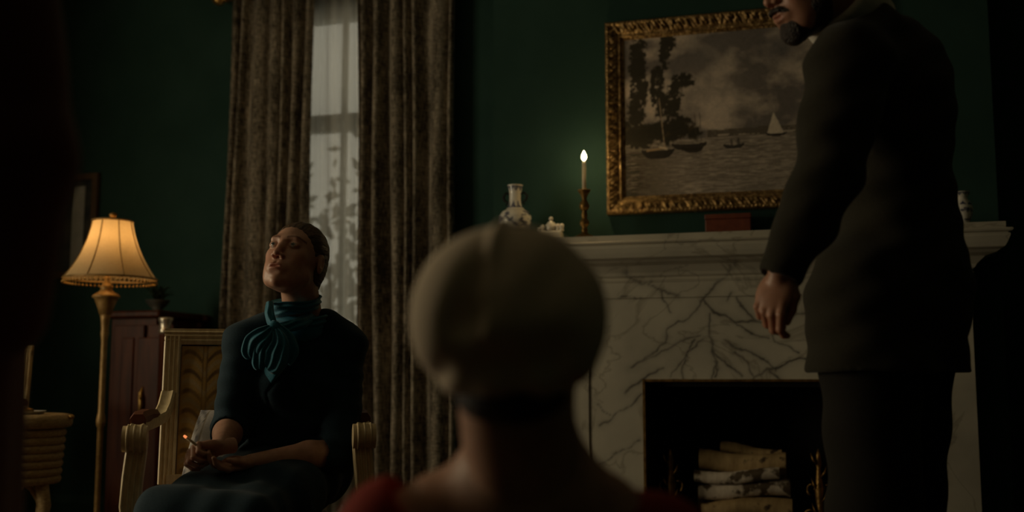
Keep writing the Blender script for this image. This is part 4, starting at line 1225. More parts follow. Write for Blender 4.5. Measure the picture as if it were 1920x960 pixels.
def armchair(loc, rz, label, group):
    r = empty('armchair', loc, label, 'armchair', group, rz)
    C = MAT['cream']
    HB, wb, yb2 = .937, .255, .235                     # back height, half width, depth of the back
    lean = lambda z: yb2 + (z - .45) * .14
    fr = fluted(.050, .036, 3)
    for s in (-1, 1):
        b = sweep([(s * wb, lean(z), z) for z in np.linspace(.46, HB - .025, 8)], fr)
        b.build('back_post', C, r, smooth='auto')
    sweep([(x, lean(HB - .025), HB - .025) for x in np.linspace(-wb - .025, wb + .025, 6)], [(u_, w_) for u_, w_ in [(-.022, -.025), (-.022, .021), (-.018, .025), (.012, .025), (.012, .018), (.018, .014), (.012, .008), (.018, .002), (.012, -.006), (.018, -.012), (.014, -.025)]]).build('top_rail', C, r, smooth='auto')
    sweep([(x, lean(.47), .47) for x in (-wb, 0, wb)], [(-.018, -.02), (-.018, .02), (.018, .02), (.018, -.02)]).build('lower_rail', C, r, smooth='auto')
    # padded back with woven damask
    x0, x1, z0, z1 = -wb + .028, wb - .028, .49, HB - .055
    nu_, nv_ = 110, 140
    U_, V_ = np.meshgrid(np.linspace(x0, x1, nu_), np.linspace(z0, z1, nv_), indexing='ij')
    bul = .022 * (1 - ((U_) / x1) ** 4) * (1 - ((V_ - (z0 + z1) / 2) / ((z1 - z0) / 2)) ** 4)
    pp_ = np.stack([U_, lean(V_) - .006 - bul, V_], -1).reshape(-1, 3)
    mesh_obj('back_panel', pp_, grid_faces(nu_, nv_)[:, ::-1][:, ::-1], MAT['damask'], r, None, True, cols=palmette(pp_[:, 0], pp_[:, 2], x0, x1, z0, z1))
    b = MB(); b.add([(x0, lean(z0) + .004, z0), (x1, lean(z0) + .004, z0), (x1, lean(z1) + .004, z1), (x0, lean(z1) + .004, z1), (x0, lean(z0) + .014, z0), (x1, lean(z0) + .014, z0), (x1, lean(z1) + .014, z1), (x0, lean(z1) + .014, z1)], [(0, 1, 2, 3), (4, 5, 6, 7), (0, 1, 5, 4), (1, 2, 6, 5), (2, 3, 7, 6), (3, 0, 4, 7)])
    b.build('back_cover', MAT['red_box'], r)
    # arms: sweep down from the back post, run forward, end in a block scroll on a fluted post
    for s in (-1, 1):
        path = [(s * (wb + .004), lean(.74) - .01, .735), (s * (wb + .010), lean(.70) - .035, .695), (s * (wb + .018), lean(.66) - .075, .668), (s * (wb + .040), .13, .655), (s * (wb + .058), .02, .647), (s * (wb + .054), -.10, .642), (s * (wb + .046), -.19, .640)]
        a_ = sweep(path, [(-.020, -.016), (-.022, .010), (-.016, .016), (-.006, .012), (.006, .012), (.016, .016), (.022, .010), (.020, -.016)]); a_.build('arm', C, r, smooth='auto')
        sweep([(s * (wb + .038), .15, .672), (s * (wb + .050), .08, .674), (s * (wb + .058), -.03, .670), (s * (wb + .054), -.09, .664)], [(-.020, -.014), (-.022, .004), (-.012, .018), (.012, .018), (.022, .004), (.020, -.014)]).build('arm_pad', MAT['red_box'], r, smooth='auto')
        ax = s * (wb + .046)
        sc_ = MB(); pts = [(.034 * math.cos(g), .034 * math.sin(g)) for g in np.linspace(0, 2 * math.pi, 25)[:-1]]
        sc_.ext([(-.215 + p_[0], .622 + p_[1]) for p_ in pts], 0, ax - .031, ax + .031)
        so = sc_.build('arm_scroll', C, r, smooth='auto')
        for k in (-1, 0, 1):
            MB().tube([(ax + k * .017, -.215 + .0345 * math.cos(g), .622 + .0345 * math.sin(g)) for g in np.linspace(1.6, 5.2, 14)], .004, 6).build('reed', C, so, smooth=True)
        sweep([(ax - s * .004, -.205, .592), (ax + s * .002, -.215, .52), (ax + s * .006, -.215, .45), (ax - s * .01, -.215, .33)], fluted(.052, .046, 3)).build('arm_post', C, r, smooth='auto')
        # legs
        MB().lathe([(.014, 0), (.017, .02), (.015, .03), (.024, .27), (.027, .29), (.022, .30), (.028, .31), (.028, .335)], (s * .275, -.225, 0), 20).build('leg', C, r, smooth=True)
        sweep([(s * .245, .235, .36), (s * .247, .25, .22), (s * .25, .285, 0)], [(-.018, -.018), (-.018, .018), (.018, .018), (.018, -.018)]).build('leg', C, r, smooth='auto')
    for lo, hi in (((-.29, -.245, .28), (.29, -.205, .345)), ((-.26, .22, .28), (.26, .255, .345)), ((-.295, -.205, .28), (-.255, .22, .345)), ((.255, -.205, .28), (.295, .22, .345))):
        MB().box(lo, hi, .006).build('seat_rail', C, r)
    nu_, nv_ = 26, 26
    U_, V_ = np.meshgrid(np.linspace(-1, 1, nu_), np.linspace(-1, 1, nv_), indexing='ij')
    Zc_ = .345 + .055 * (1 - U_ ** 6) * (1 - V_ ** 6)
    Xc_ = U_ * (.285 - .02 * (V_ + 1) / 2); Yc_ = -.01 + V_ * .225
    sv = np.stack([Xc_, Yc_, Zc_], -1).reshape(-1, 3)
    mesh_obj('seat_cushion', sv, grid_faces(nu_, nv_), MAT['red_box'], r, None, True)
    return r
chp = at(472, 900, 3.08); chp[2] = 0
chair = armchair(chp, YAW + math.radians(13), 'cream and gold armchair with damask back in which the woman sits', 'matching cream and gold armchairs')
def copy_tree(o, parent=None):
    c_ = o.copy(); COL.objects.link(c_); c_.parent = parent
    for ch_ in list(o.children): copy_tree(ch_, c_)
    return c_
ch2 = copy_tree(chair)
a2 = YAW + math.radians(8)
ch2p = at(57, 700, 4.95) - np.array([math.cos(a2) * .28 - math.sin(a2) * .29, math.sin(a2) * .28 + math.cos(a2) * .29, 0])
ch2.location = (ch2p[0], ch2p[1], 0)
ch2.rotation_euler = (0, 0, a2)
ch2['label'] = 'empty cream and gold armchair standing behind the wicker drum table'

# cushion behind the woman
cu = at(398, 802, 3.14)
nu_, nv_ = 40, 40
U_, V_ = np.meshgrid(np.linspace(-1, 1, nu_), np.linspace(-1, 1, nv_), indexing='ij')
th = .042 * np.sqrt(np.clip((1 - U_ ** 4) * (1 - V_ ** 4), 0, 1))
hw, hh_ = .085, .140
def cush(sgn):
    loc_ = np.stack([U_ * hw * (1 - .06 * V_ ** 2), sgn * th, V_ * hh_ * (1 - .06 * U_ ** 2)], -1).reshape(-1, 3)
    return loc_
pc_ = np.concatenate([cush(-1), cush(1)])
a1 = math.radians(9); c1, s1 = math.cos(a1), math.sin(a1)
# tilt sideways a little and lean back onto the chair
M3 = np.array([[c1, 0, s1], [0, 1, 0], [-s1, 0, c1]])
lb = math.radians(-14); ML = np.array([[1, 0, 0], [0, math.cos(lb), -math.sin(lb)], [0, math.sin(lb), math.cos(lb)]])
B3 = np.stack([Rv, Fh, Zv], 1)
wpts = (B3 @ (ML @ (M3 @ pc_.T))).T
cpos = at(404, 710 + (.78 - .545) * FPX / 3.20, 3.20)
cu_u = np.concatenate([U_.ravel(), U_.ravel()]); cu_v = np.concatenate([V_.ravel(), V_.ravel()])
band = ((cu_u > -.55) & (cu_u < .1)).astype(float); nn = valnoise(cu_u * 7 + 9, cu_v * 7 + 9, 4, 3)
cc_ = np.array([.60, .56, .52])[None] * np.ones((len(cu_u), 1)); cc_ = mixc(cc_, (.17, .16, .16), (1 - band) * np.clip((nn - .40) * 6, 0, 1)); cc_ = mixc(cc_, (.30, .22, .10), (np.abs(cu_u + .58) < .04).astype(float) * .7)
f1 = grid_faces(nu_, nv_); cuo = mesh_obj('cushion', wpts, np.concatenate([f1, f1[:, ::-1] + nu_ * nv_]), MAT['cushion'], None, None, True, cols=cc_)
cuo.location = tuple(cpos)
tag(cuo, 'white and grey patterned cushion tucked behind the seated woman', 'cushion')

# ================================================================ PEOPLE
def head_basis(fwd, roll=0.0):
    """columns: person's left, backwards, up for a face looking along fwd"""
    f = np.array(fwd, float); f /= np.linalg.norm(f)
    side = np.cross(np.array([0, 0, 1.0]), f); side /= np.linalg.norm(side)       # person's left
    up = np.cross(f, side)
    c_, s_ = math.cos(roll), math.sin(roll)
    side, up = c_ * side + s_ * up, -s_ * side + c_ * up
    return np.stack([side, -f, up], 1)

def make_head(Bm, ctr, sc, neck_to, rneck, h=.0022, female=True, ears=True, mouth_open=.0028):
    """skin surface of a head (local: x person's left, -y face, z up), returned in world space with per-vertex colour"""
    nl = Bm.T @ ((np.array(neck_to) - ctr) / sc)
    lo = np.minimum([-.10, -.135, -.135], nl - .07); hi = np.maximum([.10, .12, .125], nl + .07)
    F = Field(lo, hi, h / sc)
    F.ell((0, .012, .034), (.071, .090, .078), .01)
    F.ell((0, -.034, -.022), (.0555, .060, .086), .035)
    F.ell((0, -.042, -.070), (.042 if female else .054, .042, .036), .03)
    F.ell((0, -.080, -.101), (.014 if female else .021, .012, .013), .026)
    for s in (-1, 1):
        F.ell((s * .041, -.060, -.016), (.016, .017, .015), .024)
        F.ell((s * .027, -.062, -.056), (.018, .022, .026), .03)
        F.cap((s * .052, -.02, -.062), (s * .03, -.06, -.092), .013, .011, .03)
    F.cap((-.034, -.083, .024), (.034, -.083, .024), .0095, .0095, .022)
    for s in (-1, 1):
        F.ell((s * .031, -.101, .007), (.019, .014, .012), .016, cut=True)
    F.chain([(0, -.088, .018), (0, -.099, -.006), (0, -.1115, -.029)], [.0072, .0078, .0098], .012)
    for s in (-1, 1):
        F.ell((s * .0125, -.101, -.033), (.0078, .010, .007), .006)
        F.ell((s * .0065, -.108, -.0405), (.0042, .005, .004), .004, cut=True)
        # eyelids over the eyeball
        F.ell((s * .031, -.0795, .008), (.0165, .0125, .0118), .004)
    F.ell((0, -.092, -.066), (.027, .012, .017), .014)
    F.ell((0, -.1005, -.0605), (.0205, .0075, .0052), .004)
    F.ell((0, -.0995, -.0715), (.0175, .0080, .0062), .004)
    F.ell((0, -.108, -.0660), (.0185, .0085, mouth_open), .002, cut=True)
    F.ell((0, -.1035, -.0515), (.0035, .004, .007), .006, cut=True)
    F.ell((0, -.104, -.0835), (.014, .006, .004), .008, cut=True)
    for s in (-1, 1):        # eye slits show the eyeball
        F.ell((s * .031, -.0925, .0075), (.0120, .0062, .0027), .0025, cut=True)
    if ears:
        for s in (-1, 1):
            F.ell((s * .073, .012, -.006), (.0065, .016, .029), .006)
            F.ell((s * .079, .010, -.002), (.004, .008, .016), .004, cut=True)
    F.cap((0, .022, -.045), nl, rneck / sc, rneck / sc * 1.06, .03)
    F.cap((0, .045, -.020), nl + np.array([0, .02, 0]), rneck / sc * .8, rneck / sc, .03)
    v, f = F.mesh()
    col = np.ones((len(v), 3))
    lips = np.exp(-((v[:, 0]) / .019) ** 4 - ((v[:, 2] + .0662) / .0095) ** 4) * (v[:, 1] < -.088)
    col = mixc(col, (.80, .50, .48), np.clip(lips, 0, 1) * (.9 if female else .5))
    for s in (-1, 1):
        t_ = (s * v[:, 0] - .032) / .022
        zb = .0265 + .004 * (1 - t_ ** 2) 
        br = np.exp(-((v[:, 2] - zb) / .0034) ** 2) * (np.abs(t_) < 1) * (v[:, 1] < -.05)
        col = mixc(col, (.30, .20, .14), np.clip(br * 1.1, 0, 1))
        ck = np.exp(-((s * v[:, 0] - .042) / .02) ** 2 - ((v[:, 2] + .035) / .022) ** 2) * (v[:, 1] < -.04)
        col = mixc(col, (1.0, .80, .76), np.clip(ck * .6, 0, 1))
    return (Bm @ (v * sc).T).T + ctr, f, col

def eyes(Bm, ctr, sc, root, origin):
    for s in (-1, 1):
        n_ = 24; b = MB(); b.ball((0, 0, 0), .0118, n_)
        v = np.array(b.v) 
        gaze = np.array([-.10, -1, .10]); gaze /= np.linalg.norm(gaze)
        ang = np.arccos(np.clip((v / np.linalg.norm(v, axis=1)[:, None]) @ gaze, -1, 1))
        col = np.ones((len(v), 3)); col[ang < .50] = (.13, .17, .19); col[ang < .22] = (.01, .01, .01)
        w_ = (Bm @ ((v + np.array([s * .031, -.0800, .0075])) * sc).T).T + ctr
        mesh_obj('eye', w_, b.f, MAT['eye'], root, origin, True, cols=col)

def make_hand(wrist, fdir, back, side, curls, spread=.0, scale=1.0, thumb=None, h=.0022, thumb_curl=.5):
    """hand with palm, four fingers and thumb. fdir: along the hand, back: dorsal normal, side=+1 if the thumb is at fdir x back side"""
    y = np.array(fdir, float); y /= np.linalg.norm(y)
    z = np.array(back, float); z -= y * (z @ y); z /= np.linalg.norm(z)
    x = np.cross(y, z) * side
    F = Field((-.075, -.05, -.09), (.085, .20, .045), h / scale)
    F.cap((0, -.045, 0), (0, .01, 0), .0235, .024, .01)
    F.ell((0.000, .048, 0), (.040, .050, .0145), .012)
    F.ell((.022, .030, -.010), (.017, .030, .013), .012)
    F.ell((-.026, .040, -.008), (.013, .034, .011), .010)
    bx = [.0285, .0095, -.0095, -.0275]; ln = [.070, .079, .073, .057]; rd_ = [.0086, .0088, .0084, .0075]
    by = [.088, .092, .088, .080]
    for i in range(4):
        p = np.array([bx[i], by[i], .001]); ang = 0.0; pts = [np.array([bx[i] * .8, by[i] - .035, .0]), p.copy()]
        sx_ = (bx[i]) * spread * 4
        for k, fr_ in enumerate((.45, .30, .25)):
            ang += curls[i][k]
            p = p + ln[i] * fr_ * np.array([sx_ * math.cos(ang), math.cos(ang), -math.sin(ang)])
            pts.append(p.copy())
        F.chain(pts, [rd_[i] * 1.1, rd_[i] * 1.12, rd_[i] * 1.0, rd_[i] * .94, rd_[i] * .78], .0035)
    t0 = np.array([.024, .014, -.006])
    td_ = thumb or [(.034, .040, -.014), (.030, .066, -.022), (.022, .088, -.026)]
    F.chain([t0] + [np.array(q) for q in td_], [.0135, .0120, .0100, .0080], .006)
    v, f = F.mesh()
    B_ = np.stack([x, y, z], 1)
    if np.linalg.det(B_) < 0: f = f[:, ::-1]
    return (B_ @ (v * scale).T).T + np.array(wrist), f, B_

def pmesh(name, fields, mat, root, origin, cols='ones'):
    v, f = fields
    if isinstance(cols, str): cols = np.ones((len(v), 3))
    return mesh_obj(name, v, f, mat, root, origin, True, cols=cols)
def bounds(pts, pad):
    p = np.array(pts); return p.min(0) - pad, p.max(0) + pad
def folds(p, dirv, freq, amp, seed):
    d = np.array(dirv, float); d /= np.linalg.norm(d)
    return amp * np.sin(p @ d * freq + 1.5 * vnoise(p, seed, 2, 14.0))

# ---------------------------------------------------------------- seated woman
D0 = 3.05
wr = at(500, 900, D0); wr[2] = 0
wroot = empty('person', wr, 'person in a dark teal dress and teal neck scarf seated in the cream armchair', 'person')
fw_ = math.cos(.34) * (-Fh * math.cos(.28) - Rv * math.sin(.28)) + Zv * math.sin(.34)
HB = head_basis(fw_, roll=-.06)
hc = at(556, 488, D0)
nb = at(566, 600, 3.10)
hv_, hf_, hcol = make_head(HB, hc, 1.0, nb, .047)
eyes(HB, hc, 1.0, wroot, wr)
ShR, ShL = at(462, 645, 3.06), at(645, 650, 3.14)
ElR, ElL = at(434, 800, 3.06), at(636, 846, 3.05)
WrR, WrL = at(412, 838, 2.87), at(468, 868, 2.90)
Ch, Wa, Pe = at(553, 705, 3.12), at(548, 810, 3.13), at(545, 878, 3.16)
HiR, HiL = at(500, 885, 3.12), at(592, 888, 3.14)
KnR, KnL = at(312, 972, 2.70), at(465, 985, 2.66)
AnR = at(360, 960, 2.66); AnR[2] = .10; AnL = at(470, 960, 2.60); AnL[2] = .10
ax3 = np.stack([Rv, Fh, Zv])
lo, hi = bounds([ShR, ShL, ElR, ElL, WrR, WrL, KnR, KnL, AnR, AnL, Pe, nb], .16); lo[2] = .0
B = Field(lo, hi, .006)
B.ell(Ch, (.125, .085, .15), .05, ax3); B.ell(Wa, (.11, .08, .12), .05, ax3); B.ell(Pe, (.15, .11, .10), .05, ax3)
B.cap(nb, Ch, .050, .07, .05); B.cap(ShR, ShL, .042, .042, .05)
for s_, e_, w_ in ((ShR, ElR, WrR), (ShL, ElL, WrL)):
    B.chain([s_, e_], [.042, .037], .02); B.chain([e_, e_ + (w_ - e_) * .35, w_], [.037, .039, .0235], .015)
for a_, k_, n_ in ((HiR, KnR, AnR), (HiL, KnL, AnL)):
    B.chain([a_, k_, k_ + (n_ - k_) * .4, n_], [.07, .052, .05, .035], .02)
    B.cap(n_, n_ + np.array([-.0, -.0, -.06]) + (-Fh) * .13 - Rv * .03, .035, .022, .02)
bv, bf = B.mesh()
# right hand closed round the cigarette, left hand lying under it
cg0, cg1 = at(345, 817, 2.78), at(402, 860, 2.83)
fdR = (at(372, 852, 2.78) - WrR)
rv_, rf_, RB = make_hand(WrR, fdR * .5 - Rv * .06 + -Fh * .03, Zv * .42 - Rv * .75 - Fh * .25, 1, [(1.05, 1.15, .6), (1.15, 1.25, .6), (1.2, 1.3, .6), (1.2, 1.3, .6)], scale=.90,
                         thumb=[(.030, .042, -.026), (.026, .064, -.038), (.014, .078, -.044)])
lv_, lf_, LB = make_hand(WrL, at(398, 878, 2.82) - WrL, -Zv * .75 + Fh * .2 - Rv * .05, 1, [(.35, .45, .3), (.4, .5, .3), (.45, .5, .3), (.5, .5, .3)], scale=.90)
V_all, F_all = join_meshes([(hv_, hf_), (bv, bf), (rv_, rf_), (lv_, lf_)])
C_all = np.concatenate([hcol, np.ones((len(bv) + len(rv_) + len(lv_), 3))])
pmesh('body', (V_all, F_all), MAT['skin'], wroot, wr, C_all)
# hair drawn back into a low knot
Hf = Field((-.10, -.12, -.12), (.10, .155, .13), .0026)
Hf.ell((0, .014, .036), (.0765, .0945, .0815), .01)
Hf.ell((0, .050, -.015), (.062, .062, .060), .03)
Hf.ell((0, .095, -.035), (.036, .030, .034), .012)
Hf.plane((0, -.078, .072), (0, -.80, -.62), .010)
Hf.ell((0, -.060, -.035), (.064, .070, .085), .012, cut=True)
for s in (-1, 1): Hf.ell((s * .078, .004, -.010), (.020, .020, .030), .008, cut=True)
Hf.warp(lambda p: .0006 * np.sin(90 * np.arctan2(p[:, 0], p[:, 2] + .02) * .35 + 60 * p[:, 1]) )
v, f = Hf.mesh(); pmesh('hair', ((HB @ v.T).T + hc, f), MAT['hair'], wroot, wr)
# dress: fitted jacket with three-quarter sleeves over a long skirt
J = Field(lo, hi, .0042)
J.ell(Ch, (.142, .105, .165), .05, ax3); J.ell(Wa, (.124, .096, .13), .06, ax3); J.ell(Pe, (.168, .128, .11), .06, ax3)
J.ell(at(522, 715, 3.05), (.055, .055, .06), .05, ax3); J.ell(at(586, 715, 3.07), (.055, .055, .06), .05, ax3)
tR, tL = at(520, 606, 3.10), at(612, 606, 3.12)
J.cap(tR, ShR, .045, .055, .03); J.cap(tL, ShL, .045, .055, .03); J.cap(ShR, ShL, .058, .058, .05)
J.chain([ShR, ShR + (ElR - ShR) * .5, ElR, ElR + (WrR - ElR) * .22], [.059, .057, .054, .052], .02)
J.chain([ShL, ShL + (ElL - ShL) * .5, ElL, ElL + (WrL - ElL) * .12], [.059, .057, .056, .054], .02)
# cuffs end cleanly
for e_, w_, t_ in ((ElR, WrR, .24), (ElL, WrL, .15)):
    d_ = (w_ - e_) / np.linalg.norm(w_ - e_); c_ = e_ + (w_ - e_) * t_
    J.cap(c_ + d_ * .058, c_ + d_ * .09, .062, .062, 0, cut=True)
# neckline V opening for the scarf
J.cap(at(545, 560, 3.04), at(555, 600, 3.10), .050, .052, .01, cut=True)
J.warp(lambda p: folds(p, Rv * .5 + Zv, 70, .0022, 4) + folds(p, Zv + Fh * .3, 120, .0012, 9))
# overlapping front edge: a raised diagonal step from the shoulder to the waist
fa, fb_ = at(590, 612, 3.0), at(497, 735, 2.96); fc_ = at(525, 830, 2.99)
def lapel(p):
    q = proj(p); out = np.zeros(len(p))
    for a_, b_ in ((np.array([588., 618]), np.array([500., 738])), (np.array([500., 738]), np.array([530., 850]))):
        ab = b_ - a_; t_ = np.clip(((q - a_) @ ab) / (ab @ ab), 0, 1); rel = q - a_ - t_[:, None] * ab
        d = np.linalg.norm(rel, axis=1)
        out = np.maximum(out, np.exp(-(d / 3.0) ** 2) * .0045)
    front = ((p - Ch) @ Fh) < 0
    return out * front
J.warp(lapel)
jv, jf = J.mesh(); pmesh('jacket', (jv, jf), MAT['navy_dress'], wroot, wr)
S = Field(lo, hi, .006)
S.ell(Pe, (.176, .135, .105), .05, ax3)
mK = (KnR + KnL) / 2
for a_, k_, n_ in ((HiR, KnR, AnR), (HiL, KnL, AnL)):
    S.chain([a_, (a_ + k_) / 2, k_], [.090, .084, .070], .06); S.cap(k_, n_ + Zv * .10, .070, .085, .05)
S.cap((HiR + HiL) / 2, mK + (Zv * -.01), .085, .062, .06); S.cap(mK, (AnR + AnL) / 2 + Zv * .10, .06, .09, .08)
S.plane((AnR + AnL) / 2 + Zv * .10, -Zv)
S.warp(lambda p: folds(p, (KnR - HiR), 55, .004, 6) + folds(p, np.cross(KnR - HiR, Zv), 60, .003, 8))
v, f = S.mesh(); pmesh('skirt', (v, f), MAT['navy_dress'], wroot, wr)
for n_ in (AnR, AnL):
    sh_ = Field(n_ - .2, n_ + .2, .006); toe = n_ + np.array([0, 0, -.062]) - Fh * .15 - Rv * .03
    sh_.cap(n_ + np.array([0, 0, -.055]) + Fh * .03, toe, .040, .034, .02); sh_.plane(np.array([0, 0, .004]), -Zv)
    v, f = sh_.mesh(); pmesh('shoe', (v, f), MAT['shoe'], wroot, wr)
# scarf: pleated silk wound twice round the neck, tied in a soft bow with two hanging loops and tails
def ribbon(path, wids, waxis, nrm, th=.006, pleat=.0035, npl=3.0, nu=25, phase=0.0, closed=False):
    n_ = len(path); rows = []
    us = np.linspace(-1, 1, nu)
    for i_ in range(n_):
        w3, n3, wd = np.asarray(waxis[i_], float), np.asarray(nrm[i_], float), wids[i_]
        w3 = w3 / np.linalg.norm(w3); n3 = n3 / np.linalg.norm(n3)
        pl_ = pleat * np.sin(us * npl * math.pi + phase + .8 * math.sin(i_ * .5)) * min(1.0, wd / .02)
        rd_ = np.sqrt(np.clip(1 - us ** 2, 0, 1)) * th
        top = path[i_] + np.outer(us * wd, w3) + np.outer(pl_ + rd_, n3)
        bot = path[i_] + np.outer(us[::-1] * wd, w3) + np.outer(pl_[::-1] - rd_[::-1], n3)
        rows.append(np.concatenate([top, bot]))
    m_ = 2 * nu; vv = np.concatenate(rows); ff_ = []
    for i_ in range(n_ if closed else n_ - 1):
        i2 = (i_ + 1) % n_
        a_ = np.arange(m_)
        ff_.append(np.stack([i_ * m_ + a_, i_ * m_ + (a_ + 1) % m_, i2 * m_ + (a_ + 1) % m_, i2 * m_ + a_], -1))
    return vv, np.concatenate(ff_)
def spline(pts, n_):
    p = np.array(pts, float); t_ = np.linspace(0, len(p) - 1, n_); out = []
    for x_ in t_:
        i_ = min(int(x_), len(p) - 2); f_ = x_ - i_
        p0, p1, p2, p3 = p[max(i_ - 1, 0)], p[i_], p[i_ + 1], p[min(i_ + 2, len(p) - 1)]
        out.append(.5 * ((2 * p1) + (-p0 + p2) * f_ + (2 * p0 - 5 * p1 + 4 * p2 - p3) * f_ ** 2 + (-p0 + 3 * p1 - 3 * p2 + p3) * f_ ** 3))
    return np.array(out)
def SP(px, py, d): return at(px, py, d)
sparts = []
nk_hi, nk_lo = at(553, 573, 3.075), at(563, 598, 3.10)
for cc0, rr, hw_, tl, ph in ((nk_hi, .065, .020, .006, 0.4), (nk_lo, .074, .020, -.008, 1.9)):
    gs_ = np.linspace(0, 2 * math.pi, 65)[:-1]
    path = [cc0 + rr * (math.cos(g) * Rv + 1.04 * math.sin(g) * Fh) + Zv * (.014 * math.sin(g) + tl * math.cos(g) + .002 * math.sin(3 * g + ph)) for g in gs_]
    radial = [math.cos(g) * Rv + math.sin(g) * Fh for g in gs_]
    sparts.append(ribbon(path, [hw_ * (1 + .12 * math.sin(2 * g + ph)) for g in gs_], [Zv + .25 * r_ for r_ in radial], radial, .008, .0026, 2.6, 27, ph, True))
def lobe(pts, wids, n_=22, **kw):
    path = spline(pts, n_); wv_ = np.interp(np.linspace(0, 1, n_), np.linspace(0, 1, len(wids)), wids)
    tg = np.gradient(path, axis=0); nr_ = -Fh
    wax = [np.cross(t__, nr_) for t__ in tg]
    return ribbon(path, list(wv_), wax, [nr_ + .15 * Zv] * n_, **kw)
# crossing piece from the side of the neck to the knot
sparts.append(lobe([SP(588, 590, 3.06), SP(566, 604, 3.00), SP(542, 612, 2.975), SP(520, 614, 2.962)], [.014, .018, .016, .011], th=.009, pleat=.003, npl=2.0))
sparts.append(lobe([SP(506, 566, 3.01), SP(505, 585, 2.985), SP(509, 602, 2.97), SP(514, 614, 2.962)], [.010, .014, .014, .010], th=.010, pleat=.003, npl=1.6, phase=1.0))
# knot
kb = MB(); kb.ball((0, 0, 0), 1.0, 20); kv_ = np.array(kb.v); kv_ = kv_ * (1 + .06 * np.sin(kv_[:, 2:3] * 9 + kv_[:, 0:1] * 4)); 
kq = [f_ for f_ in kb.f if len(f_) == 4]
sparts.append((SP(514, 614, 2.957) + (kv_ * np.array([.018, .015, .020])) @ ax3, np.array(kq)))
# loops and tails of the bow
sparts.append(lobe([SP(511, 614, 2.955), SP(494, 628, 2.938), SP(478, 645, 2.938), SP(470, 661, 2.948), SP(474, 672, 2.956)], [.010, .026, .033, .028, .010], th=.010, pleat=.0042, npl=2.6, phase=.5))
sparts.append(lobe([SP(512, 618, 2.953), SP(502, 640, 2.940), SP(492, 662, 2.940), SP(487, 682, 2.950), SP(489, 692, 2.955)], [.009, .018, .026, .024, .012], th=.009, pleat=.0042, npl=2.4, phase=2.0))
sparts.append(lobe([SP(518, 618, 2.953), SP(524, 642, 2.938), SP(518, 668, 2.936), SP(508, 688, 2.948), SP(503, 694, 2.955)], [.010, .026, .034, .028, .010], th=.011, pleat=.0045, npl=2.8, phase=1.1))
sparts.append(lobe([SP(523, 612, 2.958), SP(540, 634, 2.955), SP(546, 660, 2.955), SP(538, 682, 2.962)], [.008, .018, .022, .012], th=.007, pleat=.0035, npl=2.2, phase=.2))
v, f = join_meshes(sparts); pmesh('scarf', (v, f), MAT['scarf'], wroot, wr)
# stand collar of the blouse fills the neck opening
Bc = Field(at(560, 612, 3.08) - .13, at(560, 612, 3.08) + .13, .0045)
Bc.ell(SP(562, 618, 3.085), (.072, .066, .048), .02, ax3)
v, f = Bc.mesh(); pmesh('blouse_collar', (v, f), MAT['scarf'], wroot, wr)
Bl = Field(at(530, 690, 3.0) - .16, at(530, 690, 3.0) + .16, .004)
Bl.ell(Ch + np.array([0, 0, .02]), (.137, .1075, .165), .02, ax3); Bl.ell(at(530, 690, 3.035), (.05, .052, .085), .03, ax3)
def vneck(p):
    q = proj(p); a_ = np.array([470., 640]); 
    left = (q[:, 0] - (484 + (q[:, 1] - 650) * .16)); right = ((560 - (q[:, 1] - 650) * .74) - q[:, 0])
    ins = np.minimum(left, right)
    return np.where(ins > 0, 0, np.minimum(-ins, 12) * .004)
Bl.warp(vneck); Bl.plane(Ch + Fh * -.03, Fh)
v, f = Bl.mesh(); pmesh('blouse', (v, f), MAT['scarf'], wroot, wr)
# cigarette
cgo = empty('cigarette', cg1, 'thin lit cigarette held between the fingers of the seated woman', 'cigarette')
cdir = (cg1 - cg0); L_ = np.linalg.norm(cdir)
MB().tube([cg0 + cdir * .07, cg1], .0036, 10).build('paper_tube', P('cigarette_paper', (.62, .50, .30), (.70, .57, .36), 60, .7), cgo, cg1, True)
MB().tube([cg0, cg0 + cdir * .07], [.0030, .0038], 10).build('ember', MAT['ember'], cgo, cg1, True)

# ---------------------------------------------------------------- standing man
mr = at(1655, 900, 2.45); mr[2] = 0
mroot = empty('person', mr, 'bearded person in a dark suit stooping beside the fireplace', 'person')
ff = -math.cos(.35) * Rv + math.sin(.35) * Fh; lf2 = np.cross(Zv, ff)
am = np.stack([ff, lf2, Zv])
hfw = math.cos(.36) * (-Rv * .97 - Fh * .24) - Zv * math.sin(.36)
MBs = head_basis(hfw, roll=.0)
mh = at(1516, -46, 2.36)
mn = at(1600, 45, 2.42)
mv, mf_, mcol = make_head(MBs, mh, 1.06, mn, .062, h=.0028, female=False)
eyes(MBs, mh, 1.06, mroot, mr)
LS, RS = at(1592, 122, 2.27), at(1700, 130, 2.62)
LE, RE = at(1552, 330, 2.24), at(1640, 340, 2.72)
LW, RW = at(1464, 512, 2.22), at(1625, 520, 2.74)
LH, RH = at(1630, 640, 2.36), at(1700, 640, 2.55)
LK, RK = at(1640, 960, 2.34), at(1690, 960, 2.55)
LA = LK.copy(); LA[2] = .09; LA = LA + Rv * .03; RA = RK.copy(); RA[2] = .09; RA = RA + Rv * .03
MC, MW, MP = at(1672, 220, 2.46), at(1682, 430, 2.46), at(1668, 600, 2.46)
lo, hi = bounds([LS, RS, LW, RW, LA, RA, mn, MP, MW], .26); lo[2] = 0
B = Field(lo, hi, .008)
B.ell(MC, (.10, .16, .2), .05, am); B.ell(MW, (.095, .14, .2), .05, am); B.ell(MP, (.10, .15, .12), .05, am)
B.cap(mn, MC, .06, .08, .05); B.cap(LS, RS, .05, .05, .05)
for s_, e_, w_ in ((LS, LE, LW), (RS, RE, RW)): B.chain([s_, e_, w_], [.05, .043, .028], .02)
for a_, k_, n_ in ((LH, LK, LA), (RH, RK, RA)): B.chain([a_, k_, n_], [.075, .055, .04], .02)
